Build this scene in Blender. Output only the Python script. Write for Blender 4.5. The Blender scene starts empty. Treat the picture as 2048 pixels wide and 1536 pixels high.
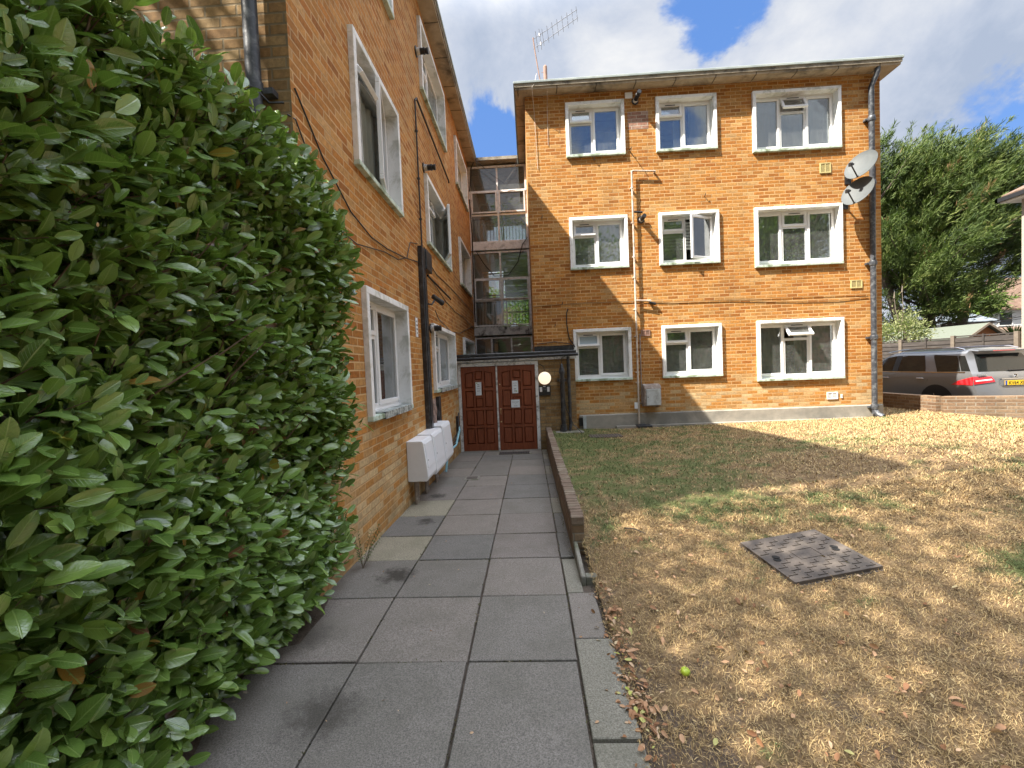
import bpy, bmesh, math, random
import numpy as np
from mathutils import Vector, Matrix
R = math.radians
random.seed(7); rng = np.random.default_rng(7)
scene = bpy.context.scene
EYE = 1.61            # everything below is measured from eye level; the whole place is lifted by EYE at the end

# ------------------------------------------------------------------ camera
f_px, yaw, pitch, roll = 860.0, .0410, -.0362, -.0413
cam = bpy.data.cameras.new("camera"); camo = bpy.data.objects.new("camera", cam)
scene.collection.objects.link(camo)
cam.sensor_width = 36.0; cam.lens = 36.0 * f_px / 2048.0; cam.clip_end = 2000; cam.clip_start = 0.05
fwd = Vector((-math.sin(yaw)*math.cos(pitch), math.cos(yaw)*math.cos(pitch), math.sin(pitch)))
rt = Vector((math.cos(yaw), math.sin(yaw), 0)); up = rt.cross(fwd)
r2 = math.cos(roll)*rt + math.sin(roll)*up; u2 = -math.sin(roll)*rt + math.cos(roll)*up
M = Matrix((r2, u2, -fwd)).transposed().to_4x4(); M.translation = (0, 0, EYE)
camo.matrix_world = M
scene.camera = camo

# ------------------------------------------------------------------ node helper
class NT:
    def __init__(s, tree):
        s.t = tree; tree.nodes.clear()
    def n(s, typ, **kw):
        nd = s.t.nodes.new(typ)
        for k, v in kw.items():
            if k == 'ins':
                for a, b in v.items(): s.set(nd, a, b)
            else: setattr(nd, k, v)
        return nd
    def set(s, nd, a, b):
        sock = nd.inputs[a]
        if isinstance(b, bpy.types.NodeSocket): s.t.links.new(b, sock)
        else: sock.default_value = b
    def m(s, op, a, b=None, c=None, clamp=False):
        nd = s.n('ShaderNodeMath', operation=op); nd.use_clamp = clamp
        for i, v in enumerate((a, b, c)):
            if v is not None: s.set(nd, i, v)
        return nd.outputs[0]
    def vm(s, op, a, b=None, out=0):
        nd = s.n('ShaderNodeVectorMath', operation=op)
        s.set(nd, 0, a)
        if b is not None: s.set(nd, 1, b)
        return nd.outputs[out]
    def mix(s, fac, a, b, mode='MIX'):
        nd = s.n('ShaderNodeMix', data_type='RGBA', blend_type=mode)
        s.set(nd, 0, fac); s.set(nd, 6, a); s.set(nd, 7, b)
        return nd.outputs[2]
    def ramp(s, fac, stops, interp='LINEAR'):
        nd = s.n('ShaderNodeValToRGB'); cr = nd.color_ramp; cr.interpolation = interp
        while len(cr.elements) < len(stops): cr.elements.new(.5)
        for e, (p, c) in zip(cr.elements, stops):
            e.position = p; e.color = (c if isinstance(c, tuple) else (c, c, c)) + (1,)
        s.set(nd, 0, fac); return nd.outputs[0]
    def noise(s, vec, scale, detail=4, rough=.55, dist=0, out=0):
        nd = s.n('ShaderNodeTexNoise'); s.set(nd, 'Vector', vec)
        for k, v in (('Scale', scale), ('Detail', detail), ('Roughness', rough), ('Distortion', dist)): s.set(nd, k, v)
        return nd.outputs[out]
    def mr(s, v, a, b, c=0., d=1., smooth=False):
        nd = s.n('ShaderNodeMapRange'); nd.clamp = True
        if smooth: nd.interpolation_type = 'SMOOTHSTEP'
        for i, x in enumerate((v, a, b, c, d)): s.set(nd, i, x)
        return nd.outputs[0]
def c4(c): return tuple(c) + (1,) if len(c) == 3 else tuple(c)

# ------------------------------------------------------------------ sky + sun
SUN = Vector((.6, .30, -.85)).normalized()         # direction the light travels
el = math.asin(-SUN.z); rot = math.atan2(-SUN.x, -SUN.y)
world = bpy.data.worlds.new("World"); scene.world = world; world.use_nodes = True
w = NT(world.node_tree)
sky = w.n('ShaderNodeTexSky', sky_type='NISHITA'); sky.sun_disc = False
sky.sun_elevation = el; sky.sun_rotation = rot % (2*math.pi); sky.air_density = 1.1; sky.dust_density = .6; sky.ozone_density = 1.6
tc = w.n('ShaderNodeTexCoord').outputs['Generated']
sep = w.n('ShaderNodeSeparateXYZ'); w.set(sep, 0, tc)
zz = w.m('ADD', w.m('MAXIMUM', sep.outputs[2], 0.0), .62)
pl = w.n('ShaderNodeCombineXYZ'); w.set(pl, 0, w.m('DIVIDE', sep.outputs[0], zz)); w.set(pl, 1, w.m('DIVIDE', sep.outputs[1], zz)); w.set(pl, 2, .37)
p = pl.outputs[0]
n1 = w.noise(p, 3.6, 8, .58, .2); n2 = w.noise(p, 1.5, 3, .5); n3 = w.noise(w.vm('ADD', p, (3.1, 1.7, 0)), 4.2, 7, .6, .25)
cov = w.m('ADD', w.m('MULTIPLY', n1, .6), w.m('MULTIPLY', n2, .4))
def pixdir(x, y):
    v = r2*((x-1024)/f_px) + u2*(-(y-768)/f_px) + fwd
    return v.normalized()
BL = [(pixdir(px, py), rad, amt) for (px, py, rad, amt) in ((1400, 15, .085, .26), (1480, -60, .12, .18), (945, 235, .075, .2), (975, 300, .05, .16), (1975, 262, .055, .22), (2050, 330, .06, .2), (1240, -120, .25, .1), (1020, 300, .06, .16))]
for (px, py) in ((1180, 262), (1345, 255), (1355, 680)):
    v = pixdir(px, py); v.y = -v.y; BL.append((v, .115, .42))
for d, rad, amt in BL:
    dist = w.vm('DISTANCE', tc, tuple(d), out=1)
    dn = w.m('ADD', dist, w.m('MULTIPLY', w.m('SUBTRACT', n3, .5), .34))
    cov = w.m('SUBTRACT', cov, w.mr(dn, rad*.1, rad*1.6, amt*1.05, 0, True))
mask = w.mr(cov, .17, .35, 0, 1, True)
shade = w.ramp(n3, [(.34, (.52, .61, .78)), (.47, (.68, .75, .89)), (.58, (.86, .90, .98)), (.70, (1.04, 1.05, 1.07))])
cloud = w.vm('SCALE', shade, None); cn = cloud.node; w.set(cn, 3, 2.28)
skyc = w.vm('SCALE', w.mix(.5, sky.outputs[0], (1.3, 3.3, 8.8, 1)), None); w.set(skyc.node, 3, .35)
fin = w.mix(mask, skyc, cloud)
over = w.m('MULTIPLY', w.mr(sep.outputs[2], .60, .90, 1, 5.8, True), w.mr(sep.outputs[1], -.5, .1, .72, 1., True))   # added fill light: sky brightened overhead, dimmed behind the camera
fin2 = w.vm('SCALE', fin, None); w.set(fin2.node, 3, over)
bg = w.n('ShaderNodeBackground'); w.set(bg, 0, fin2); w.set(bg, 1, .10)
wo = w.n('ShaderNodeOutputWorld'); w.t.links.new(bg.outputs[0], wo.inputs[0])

sl = bpy.data.lights.new("sun", 'SUN'); sl.energy = 4.1; sl.angle = R(.53); sl.color = (1.0, .93, .82)
slo = bpy.data.objects.new("sun", sl); scene.collection.objects.link(slo)
slo.rotation_euler = SUN.to_track_quat('-Z', 'Y').to_euler(); slo.location = (-10, -5, 20)
scene.view_settings.view_transform = 'Standard'; scene.view_settings.look = 'None'
scene.view_settings.exposure = 1.96; scene.view_settings.gamma = 1
scene.cycles.max_bounces = 8; scene.cycles.transparent_max_bounces = 16; scene.cycles.sample_clamp_indirect = 6
scene.cycles.diffuse_bounces = 4; scene.cycles.glossy_bounces = 3; scene.cycles.caustics_reflective = False; scene.cycles.caustics_refractive = False

# ------------------------------------------------------------------ materials
MATS = {}
def newmat(name):
    m = bpy.data.materials.new(name); m.use_nodes = True; MATS[name] = m
    return m, NT(m.node_tree)
def finish(nt, col, rough=.8, metal=0., bump=None, bstr=.4, bdist=.01, spec=.5, **extra):
    b = nt.n('ShaderNodeBsdfPrincipled'); nt.set(b, 'Base Color', col); nt.set(b, 'Roughness', rough); nt.set(b, 'Metallic', metal)
    nt.set(b, 'Specular IOR Level', spec)
    for k, v in extra.items(): nt.set(b, k.replace('_', ' '), v)
    if bump is not None:
        bn = nt.n('ShaderNodeBump'); nt.set(bn, 'Strength', bstr); nt.set(bn, 'Distance', bdist); nt.set(bn, 'Height', bump)
        nt.set(b, 'Normal', bn.outputs[0])
    o = nt.n('ShaderNodeOutputMaterial'); nt.t.links.new(b.outputs[0], o.inputs[0]); return b
def pos(nt): return nt.n('ShaderNodeNewGeometry').outputs['Position']
def simple(name, ca, cb=None, scale=8., rough=.7, metal=0., bstr=.25, bdist=.004, cc=None, bigscale=None, spec=.5, stretch=None, **ex):
    """two-tone weathered surface: fine noise between ca and cb, larger blotches towards cc"""
    m, nt = newmat(name); P = nt.n('ShaderNodeTexCoord').outputs['Object']
    if stretch: P = nt.vm('MULTIPLY', P, stretch)
    nz = nt.noise(P, scale, 6, .62)
    col = nt.mix(nt.mr(nz, .32, .68), c4(ca), c4(cb or ca))
    if cc: col = nt.mix(nt.mr(nt.noise(P, bigscale or scale*.2, 5, .65, .4), .48, .66), col, c4(cc))
    finish(nt, col, rough, metal, nt.noise(P, scale*4, 4, .6), bstr, bdist, spec, **ex)
    return m

def brick(name, stops, mortar, rowh=.075, blen=.225, j=.0072, bias=None, dirty=0.):
    m, nt = newmat(name); g = nt.n('ShaderNodeNewGeometry'); P = g.outputs['Position']
    s = nt.n('ShaderNodeSeparateXYZ'); nt.set(s, 0, P); n_ = nt.n('ShaderNodeSeparateXYZ'); nt.set(n_, 0, g.outputs['True Normal'])
    wob = nt.m('MULTIPLY', nt.m('SUBTRACT', nt.noise(P, 3., 3), .5), .008)
    u = nt.m('ADD', nt.m('MULTIPLY', s.outputs[0], nt.m('ABSOLUTE', n_.outputs[1])), nt.m('MULTIPLY', s.outputs[1], nt.m('ABSOLUTE', n_.outputs[0])))
    u = nt.m('ADD', u, wob); v = nt.m('ADD', s.outputs[2], wob)
    vr = nt.m('DIVIDE', v, rowh); row = nt.m('FLOOR', vr); fv = nt.m('FRACT', vr)
    wr = nt.n('ShaderNodeTexWhiteNoise', noise_dimensions='1D'); nt.set(wr, 'W', row)
    ur = nt.m('ADD', nt.m('DIVIDE', u, blen), nt.m('ADD', nt.m('MULTIPLY', row, .5), nt.m('MULTIPLY', wr.outputs[0], .09)))
    colm = nt.m('FLOOR', ur); fu = nt.m('FRACT', ur)
    cv = nt.n('ShaderNodeCombineXYZ'); nt.set(cv, 0, colm); nt.set(cv, 1, row); nt.set(cv, 2, nt.m('MULTIPLY', nt.m('ABSOLUTE', n_.outputs[0]), 5.3))
    wn = nt.n('ShaderNodeTexWhiteNoise', noise_dimensions='3D'); nt.set(wn, 0, cv.outputs[0])
    wn2 = nt.n('ShaderNodeTexWhiteNoise', noise_dimensions='3D'); nt.set(wn2, 0, nt.vm('ADD', cv.outputs[0], (7.3, 3.1, 1.9)))
    du = nt.m('MULTIPLY', nt.m('MINIMUM', fu, nt.m('SUBTRACT', 1., fu)), blen)
    dv = nt.m('MULTIPLY', nt.m('MINIMUM', fv, nt.m('SUBTRACT', 1., fv)), rowh)
    d = nt.m('ADD', nt.m('MINIMUM', du, dv), nt.m('MULTIPLY', nt.m('SUBTRACT', nt.noise(P, 55., 3, .7), .5), .0042))
    mask = nt.mr(d, j*.75, j*1.25, 0, 1, True)
    big = nt.noise(P, .7, 4, .6); val = nt.m('ADD', wn.outputs[0], nt.m('MULTIPLY', nt.m('SUBTRACT', big, .5), .8))
    val = nt.m('ADD', nt.m('MULTIPLY', val, .66), .20)
    if bias:   # bricks turn paler towards the foot of the wall, where they were laid later and salts bloom
        val = nt.m('ADD', val, nt.mr(s.outputs[2], bias[0], bias[1], bias[2], 0.))
    bc = nt.ramp(val, stops)
    fine = nt.noise(P, 26., 6, .7); tone = nt.m('MULTIPLY', nt.mr(fine, .28, .74, .62, 1.25), nt.mr(wn2.outputs[0], 0, 1, .86, 1.13))
    tn = nt.n('ShaderNodeCombineXYZ'); [nt.set(tn, i, tone) for i in range(3)]
    bc = nt.mix(1., bc, tn.outputs[0], 'MULTIPLY')
    mc = nt.mix(nt.mr(nt.noise(P, 2.2, 5, .6), .35, .7), c4(mortar), c4(tuple(x*.62 for x in mortar)))
    col = nt.mix(mask, mc, bc)
    if dirty:
        st = nt.mr(nt.noise(nt.vm('MULTIPLY', P, (1.4, 1.4, .5)), 1.6, 6, .65), .5, .78, 0, dirty)
        col = nt.mix(st, col, (.085, .066, .045, 1))
    foot = nt.m('MULTIPLY', nt.mr(s.outputs[2], -1.95+EYE, -1.18+EYE, .75, 0), nt.mr(nt.noise(P, 5., 5, .65), .35, .62))
    col = nt.mix(foot, col, (.125, .105, .055, 1))     # algae and splashed soil on the lowest courses
    h = nt.m('ADD', nt.m('MULTIPLY', mask, 1.), nt.m('MULTIPLY', fine, .6))
    finish(nt, col, .9, 0, h, .75, .005, .25)
    return m
BR = [(0., (.22, .080, .020)), (.2, (.33, .122, .026)), (.42, (.41, .168, .036)), (.64, (.45, .208, .052)), (.8, (.475, .25, .082)), (.94, (.50, .32, .145)), (1., (.53, .38, .20))]
brick('brick_orange', BR, (.60, .38, .18), dirty=.28, bias=(.6, 1.5, .36))
brick('brick_buff', [(0., (.15, .08, .032)), (.3, (.26, .15, .06)), (.6, (.33, .205, .088)), (1., (.38, .27, .14))], (.26, .20, .12), dirty=.55)
brick('brick_brown', [(0., (.14, .08, .05)), (.4, (.20, .125, .075)), (.7, (.25, .165, .10)), (1., (.32, .23, .15))], (.30, .25, .19), dirty=.5)
brick('brick_far', [(0., (.28, .12, .07)), (1., (.40, .2, .12))], (.4, .33, .26))

simple('cable_ochre', (.26, .155, .06), (.20, .12, .045), 10, .8)
brick('brick_patch', [(0., (.22, .11, .08)), (.4, (.33, .17, .12)), (.75, (.42, .25, .18)), (1., (.50, .40, .34))], (.50, .42, .34), dirty=.3)
simple('render_white', (.84, .85, .85), (.77, .78, .78), 14, .65, cc=(.50, .51, .47), bigscale=4.2, bstr=.3)
simple('render_green', (.60, .69, .61), (.47, .58, .48), 22, .7, cc=(.20, .25, .16), bigscale=5, bstr=.35)
simple('sill_peeling', (.10, .11, .11), (.62, .66, .62), 26, .7, cc=(.05, .055, .05), bigscale=9, bstr=.5)
simple('upvc', (.80, .80, .80), (.77, .77, .77), 5, .28, bstr=.03)
def soffitmat():
    m, nt = newmat('soffit_concrete'); P = pos(nt); nz = nt.noise(P, 5., 6, .62)
    c = nt.mix(nt.mr(nz, .32, .68), (.46, .38, .28, 1), (.34, .28, .20, 1)); c = nt.mix(nt.mr(nt.noise(P, 1.3, 5, .65, .4), .50, .68), c, (.10, .085, .065, 1))
    s = nt.n('ShaderNodeSeparateXYZ'); nt.set(s, 0, P); w_ = nt.m('MULTIPLY', nt.m('SUBTRACT', nt.noise(P, 9., 3), .5), .04)
    jl = None
    for k in (0, 1):   # open joints between the cast slabs
        f = nt.m('FRACT', nt.m('ADD', nt.m('DIVIDE', s.outputs[k], .84), w_)); e = nt.m('MINIMUM', f, nt.m('SUBTRACT', 1., f)); l = nt.mr(e, .008, .02, 1, 0)
        side = nt.mr(s.outputs[1], 9.70, 9.76, 1., 0.) if k == 0 else nt.mr(s.outputs[1], 9.48, 9.5, 1., 0.)
        side = nt.m('MULTIPLY', side, nt.mr(s.outputs[0], -.2, -.1, 0, 1)) if k == 0 else nt.m('MAXIMUM', nt.mr(s.outputs[0], -.2, -.1, 1, 0), nt.mr(s.outputs[1], 9.77, 9.8, 0, 1))
        l = nt.m('MULTIPLY', l, side); jl = l if jl is None else nt.m('MAXIMUM', jl, l)
    c = nt.mix(nt.m('MULTIPLY', jl, .85), c, (.05, .04, .03, 1)); finish(nt, c, .92, 0, nz, .5, .006, .2)
soffitmat()
simple('fascia_concrete', (.36, .32, .25), (.24, .21, .16), 10, .9, cc=(.09, .08, .065), bigscale=3, bstr=.8, bdist=.01)
simple('roof_felt', (.30, .35, .35), (.22, .26, .26), 6, .8, cc=(.36, .40, .38), bigscale=1.5)
simple('plinth_concrete', (.34, .31, .26), (.27, .25, .21), 7, .92, cc=(.19, .18, .155), bigscale=1.1, bstr=.6)
simple('painted_steel', (.74, .74, .72), (.64, .64, .63), 20, .55, cc=(.20, .19, .17), bigscale=7)
simple('painted_frame', (.80, .80, .80), (.72, .72, .72), 20, .5, cc=(.46, .46, .45), bigscale=8)
simple('peeling_band', (.60, .60, .57), (.50, .50, .48), 14, .8, cc=(.035, .032, .03), bigscale=4.5, bstr=.6)
simple('black_paint', (.018, .018, .020), (.030, .031, .034), 16, .32, cc=(.07, .075, .08), bigscale=10, bstr=.25)
simple('black_plastic', (.014, .014, .015), (.02, .02, .022), 8, .45, bstr=.08)
simple('iron_pipe', (.050, .055, .066), (.035, .038, .046), 14, .38, cc=(.14, .15, .16), bigscale=13, bstr=.3)
simple('copper_white', (.62, .56, .49), (.50, .43, .36), 18, .5, cc=(.35, .25, .18), bigscale=6)
simple('meter_white', (.80, .81, .83), (.76, .77, .79), 9, .38, bstr=.04)
simple('gas_grey', (.52, .55, .55), (.43, .46, .46), 14, .6, cc=(.32, .33, .32), bigscale=5)
simple('rusty_grey', (.30, .25, .21), (.20, .15, .12), 14, .8, cc=(.42, .40, .37), bigscale=6)
simple('vent_yellow', (.55, .47, .22), (.45, .38, .17), 12, .6)
simple('dish_grey', (.085, .096, .10), (.072, .082, .086), 9, .65, cc=(.09, .10, .10), bigscale=6)
simple('aluminium', (.34, .33, .36), (.28, .27, .30), 20, .45, metal=.6)
simple('clay_pipe', (.34, .20, .15), (.22, .14, .11), 10, .8)
simple('paper', (.72, .76, .78), (.68, .72, .75), 10, .6, bstr=.02)
simple('ink', (.06, .07, .08), (.1, .1, .11), 10, .7)
simple('ink_green', (.25, .40, .10), (.32, .46, .12), 10, .7)
simple('brass', (.62, .50, .28), (.5, .4, .22), 10, .3, metal=.8)
simple('soil', (.105, .080, .058), (.065, .050, .036), 22, .95, cc=(.13, .10, .075), bigscale=6, bstr=1., bdist=.02)
simple('bark', (.13, .10, .075), (.06, .046, .036), 12, .95, stretch=(1, 1, .25), bstr=.8, bdist=.02)
simple('twig', (.15, .10, .06), (.08, .055, .035), 20, .9)
simple('cover_metal', (.105, .088, .076), (.085, .071, .062), 30, .8, cc=(.135, .112, .092), bigscale=7, bstr=.35, spec=.25)
simple('iron_dark', (.06, .052, .048), (.10, .075, .06), 30, .8)
simple('hole_black', (.006, .006, .006), (.008, .008, .008), 5, .9)
simple('concrete_edge', (.26, .24, .20), (.17, .16, .135), 16, .95, cc=(.12, .125, .08), bigscale=4, bstr=.7)
simple('curtain', (.78, .80, .78), (.70, .72, .70), 4, .9, bstr=.05)
simple('curtain_grey', (.58, .56, .53), (.50, .48, .46), 4, .9, bstr=.05)
simple('room', (.55, .53, .49), (.48, .46, .43), 2, .9)
simple('room_white', (.60, .59, .56), (.54, .53, .50), 2, .9)
simple('fence_wood', (.052, .043, .038), (.032, .027, .024), 9, .9, stretch=(1, 1, 6), cc=(.075, .063, .055), bigscale=2, bstr=.6)
simple('post_wood', (.19, .155, .12), (.13, .105, .08), 12, .9)
simple('shed_felt', (.13, .145, .115), (.105, .12, .095), 30, .95, bstr=.4)
simple('shed_wood', (.42, .17, .06), (.34, .13, .05), 10, .8, stretch=(1, 1, 5))
simple('tile_brown', (.17, .105, .07), (.115, .072, .052), 18, .9, cc=(.21, .14, .10), bigscale=4, bstr=.8, bdist=.02)
simple('tile_red', (.30, .07, .05), (.23, .055, .04), 14, .8)
simple('slate', (.19, .22, .25), (.14, .16, .18), 10, .6)
simple('house_white', (.80, .79, .76), (.74, .73, .70), 5, .8)
simple('asphalt', (.075, .072, .068), (.05, .048, .046), 60, .9, cc=(.10, .095, .088), bigscale=2)
simple('tyre', (.02, .02, .02), (.03, .03, .03), 20, .8)
simple('rim', (.45, .46, .48), (.40, .41, .43), 8, .25, metal=.9)
simple('trim_black', (.012, .012, .014), (.018, .018, .02), 8, .3)
simple('chrome', (.75, .76, .78), (.7, .7, .72), 4, .12, metal=1., bstr=0)
simple('plate_yellow', (.80, .52, .02), (.76, .50, .02), 4, .4, bstr=0)
simple('plate_blue', (.02, .07, .35), None, 4, .4, bstr=0)
simple('apple_green', (.42, .52, .05), (.30, .42, .04), 9, .35)
simple('string_bark', (.06, .05, .04), (.09, .075, .06), 12, .9)
simple('hose_blue', (.25, .48, .55), (.22, .42, .50), 8, .5)
simple('broken_plaster', (.42, .30, .25), (.22, .14, .11), 22, .95, cc=(.10, .075, .065), bigscale=12, bstr=1., bdist=.02)

def pebble():
    m, nt = newmat('pebbledash'); P = pos(nt)
    v = nt.n('ShaderNodeTexVoronoi'); nt.set(v, 'Vector', P); nt.set(v, 'Scale', 40.)
    finish(nt, nt.ramp(v.outputs['Distance'], [(0., (.52, .46, .38)), (1., (.3, .26, .21))]), .95, 0, v.outputs['Distance'], .8, .01)
pebble()

def carpaint():
    m, nt = newmat('car_paint'); P = pos(nt)
    b = finish(nt, (.23, .235, .245, 1), .28, .6, None); nt.set(b, 'Coat Weight', .7); nt.set(b, 'Coat Roughness', .04)
    m, nt = newmat('car_glass'); b = finish(nt, (.01, .012, .012, 1), .04, 0, None, spec=.8)
    m, nt = newmat('tail_red'); v = nt.n('ShaderNodeTexWave'); nt.set(v, 'Scale', 22.); nt.set(v, 'Vector', pos(nt))
    b = finish(nt, nt.mix(v.outputs[0], (.45, .006, .012, 1), (.62, .03, .04, 1)), .12, 0, None, spec=.8); nt.set(b, 'Coat Weight', 1.)
    m, nt = newmat('lens_white'); b = finish(nt, (.75, .68, .68, 1), .1, 0, None, spec=.8)
carpaint()

def glassmat(name, tint, base):
    m, nt = newmat(name); tr = nt.n('ShaderNodeBsdfTransparent'); nt.set(tr, 0, c4(tint)); gl = nt.n('ShaderNodeBsdfGlossy'); nt.set(gl, 'Roughness', .012)
    nt.set(gl, 0, (.92, .96, 1, 1))
    bn = nt.n('ShaderNodeBump'); nt.set(bn, 'Strength', .12); nt.set(bn, 'Distance', .01); nt.set(bn, 'Height', nt.noise(pos(nt), 1.7, 2)); nt.set(gl, 'Normal', bn.outputs[0])
    fr = nt.n('ShaderNodeFresnel'); nt.set(fr, 0, 1.52)
    fac = nt.m('ADD', nt.m('MULTIPLY', fr.outputs[0], 1.2), base, clamp=True)
    df = nt.n('ShaderNodeBsdfDiffuse'); nt.set(df, 0, (.62, .64, .62, 1)); veil = nt.n('ShaderNodeMixShader'); nt.set(veil, 0, nt.mr(nt.noise(pos(nt), 6., 5, .6), .3, .7, .06, .14)); nt.t.links.new(tr.outputs[0], veil.inputs[1]); nt.t.links.new(df.outputs[0], veil.inputs[2])   # dust film, its pale veil added to lighten the near-black panes
    mx = nt.n('ShaderNodeMixShader'); nt.set(mx, 0, fac); nt.t.links.new(veil.outputs[0], mx.inputs[1]); nt.t.links.new(gl.outputs[0], mx.inputs[2])
    o = nt.n('ShaderNodeOutputMaterial'); nt.t.links.new(mx.outputs[0], o.inputs[0])
glassmat('glass', (.86, .90, .88), .15)
glassmat('glass_old', (.66, .70, .70), .10)
def frosted():
    m, nt = newmat('glass_frosted')
    finish(nt, nt.mix(nt.noise(pos(nt), 40., 3), (.30, .38, .42, 1), (.38, .46, .5, 1)), .3, 0, nt.noise(pos(nt), 90., 2), .5, .004, .6)
frosted()
def lampmat():
    m, nt = newmat('lamp_glow'); e = nt.n('ShaderNodeEmission'); nt.set(e, 0, (1., .80, .58, 1)); nt.set(e, 1, .30)
    d = nt.n('ShaderNodeBsdfPrincipled'); nt.set(d, 'Base Color', (.45, .42, .38, 1)); nt.set(d, 'Roughness', .2)
    a = nt.n('ShaderNodeAddShader'); nt.t.links.new(e.outputs[0], a.inputs[0]); nt.t.links.new(d.outputs[0], a.inputs[1])
    o = nt.n('ShaderNodeOutputMaterial'); nt.t.links.new(a.outputs[0], o.inputs[0])
lampmat()
def doorwood():
    m, nt = newmat('door_wood'); P = nt.n('ShaderNodeTexCoord').outputs['Object']
    Ps = nt.vm('MULTIPLY', P, (14, 14, 1.2)); g = nt.noise(Ps, 3., 6, .65, 1.2)
    col = nt.ramp(g, [(.25, (.10, .024, .010)), (.5, (.19, .047, .018)), (.75, (.28, .080, .032))])
    s = nt.n('ShaderNodeSeparateXYZ'); nt.set(s, 0, P)
    worn = nt.m('MULTIPLY', nt.mr(nt.noise(P, 16., 7, .75), .56, .66), nt.mr(s.outputs[2], -1.75, -1.05, .9, .06))
    col = nt.mix(worn, col, (.22, .12, .085, 1))
    # bare square where a knocker or letter plate has been taken off the left leaf
    dx = nt.m('DIVIDE', nt.m('ABSOLUTE', nt.m('ADD', s.outputs[0], 1.13)), .085); dz = nt.m('DIVIDE', nt.m('ABSOLUTE', nt.m('ADD', s.outputs[2], .76)), .075)
    sq = nt.m('MULTIPLY', nt.mr(nt.m('MAXIMUM', dx, dz), .92, 1.08, 1, 0), nt.mr(nt.noise(P, 18., 4), .3, .5, .5, 1))
    col = nt.mix(sq, col, (.30, .15, .07, 1))
    finish(nt, col, .42, 0, g, .3, .003, .5)
doorwood()

def paving(i, col):
    m, nt = newmat('paving_%d' % i); P = pos(nt)
    sp = nt.noise(P, 130., 4, .85); b2 = nt.noise(P, 3.2, 5, .65); b3 = nt.noise(P, 11., 5, .7)
    c = nt.mix(nt.mr(sp, .38, .64), c4(tuple(x*.55 for x in col)), c4(tuple(x*1.5 for x in col)))
    c = nt.mix(nt.mr(b2, .42, .75, 0, .55), c, c4((col[0]*.62, col[1]*.64, col[2]*.58)))
    c = nt.mix(nt.mr(b3, .62, .82, 0, .35), c, (.16, .155, .125, 1))
    # black stains and moss blots where water stands by the wall
    s = nt.n('ShaderNodeSeparateXYZ'); nt.set(s, 0, P)
    tot = None
    for (x, y, r, a) in ((-1.12, 3.35, .20, .8), (-1.32, 5.75, .17, .8), (-1.22, 4.7, .15, .75), (-1.05, 1.95, .24, .6), (-1.4, 2.55, .2, .4)):
        dx = nt.m('SUBTRACT', s.outputs[0], x); dy = nt.m('SUBTRACT', s.outputs[1], y)
        dd = nt.m('SQRT', nt.m('ADD', nt.m('MULTIPLY', dx, dx), nt.m('MULTIPLY', dy, dy)))
        v = nt.mr(nt.m('ADD', dd, nt.m('MULTIPLY', nt.m('SUBTRACT', nt.noise(P, 12., 6, .75), .5), .42)), r*.15, r, a, 0, True)
        tot = v if tot is None else nt.m('MAXIMUM', tot, v)
    c = nt.mix(tot, c, (.022, .018, .013, 1))
    finish(nt, c, .88, 0, nt.m('ADD', sp, nt.m('MULTIPLY', b3, .5)), .55, .003, .3)
for i, c in enumerate([(.176, .160, .140), (.203, .178, .154), (.158, .148, .134), (.212, .196, .158), (.26, .235, .175), (.19, .166, .146)]): paving(i, c)

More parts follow.
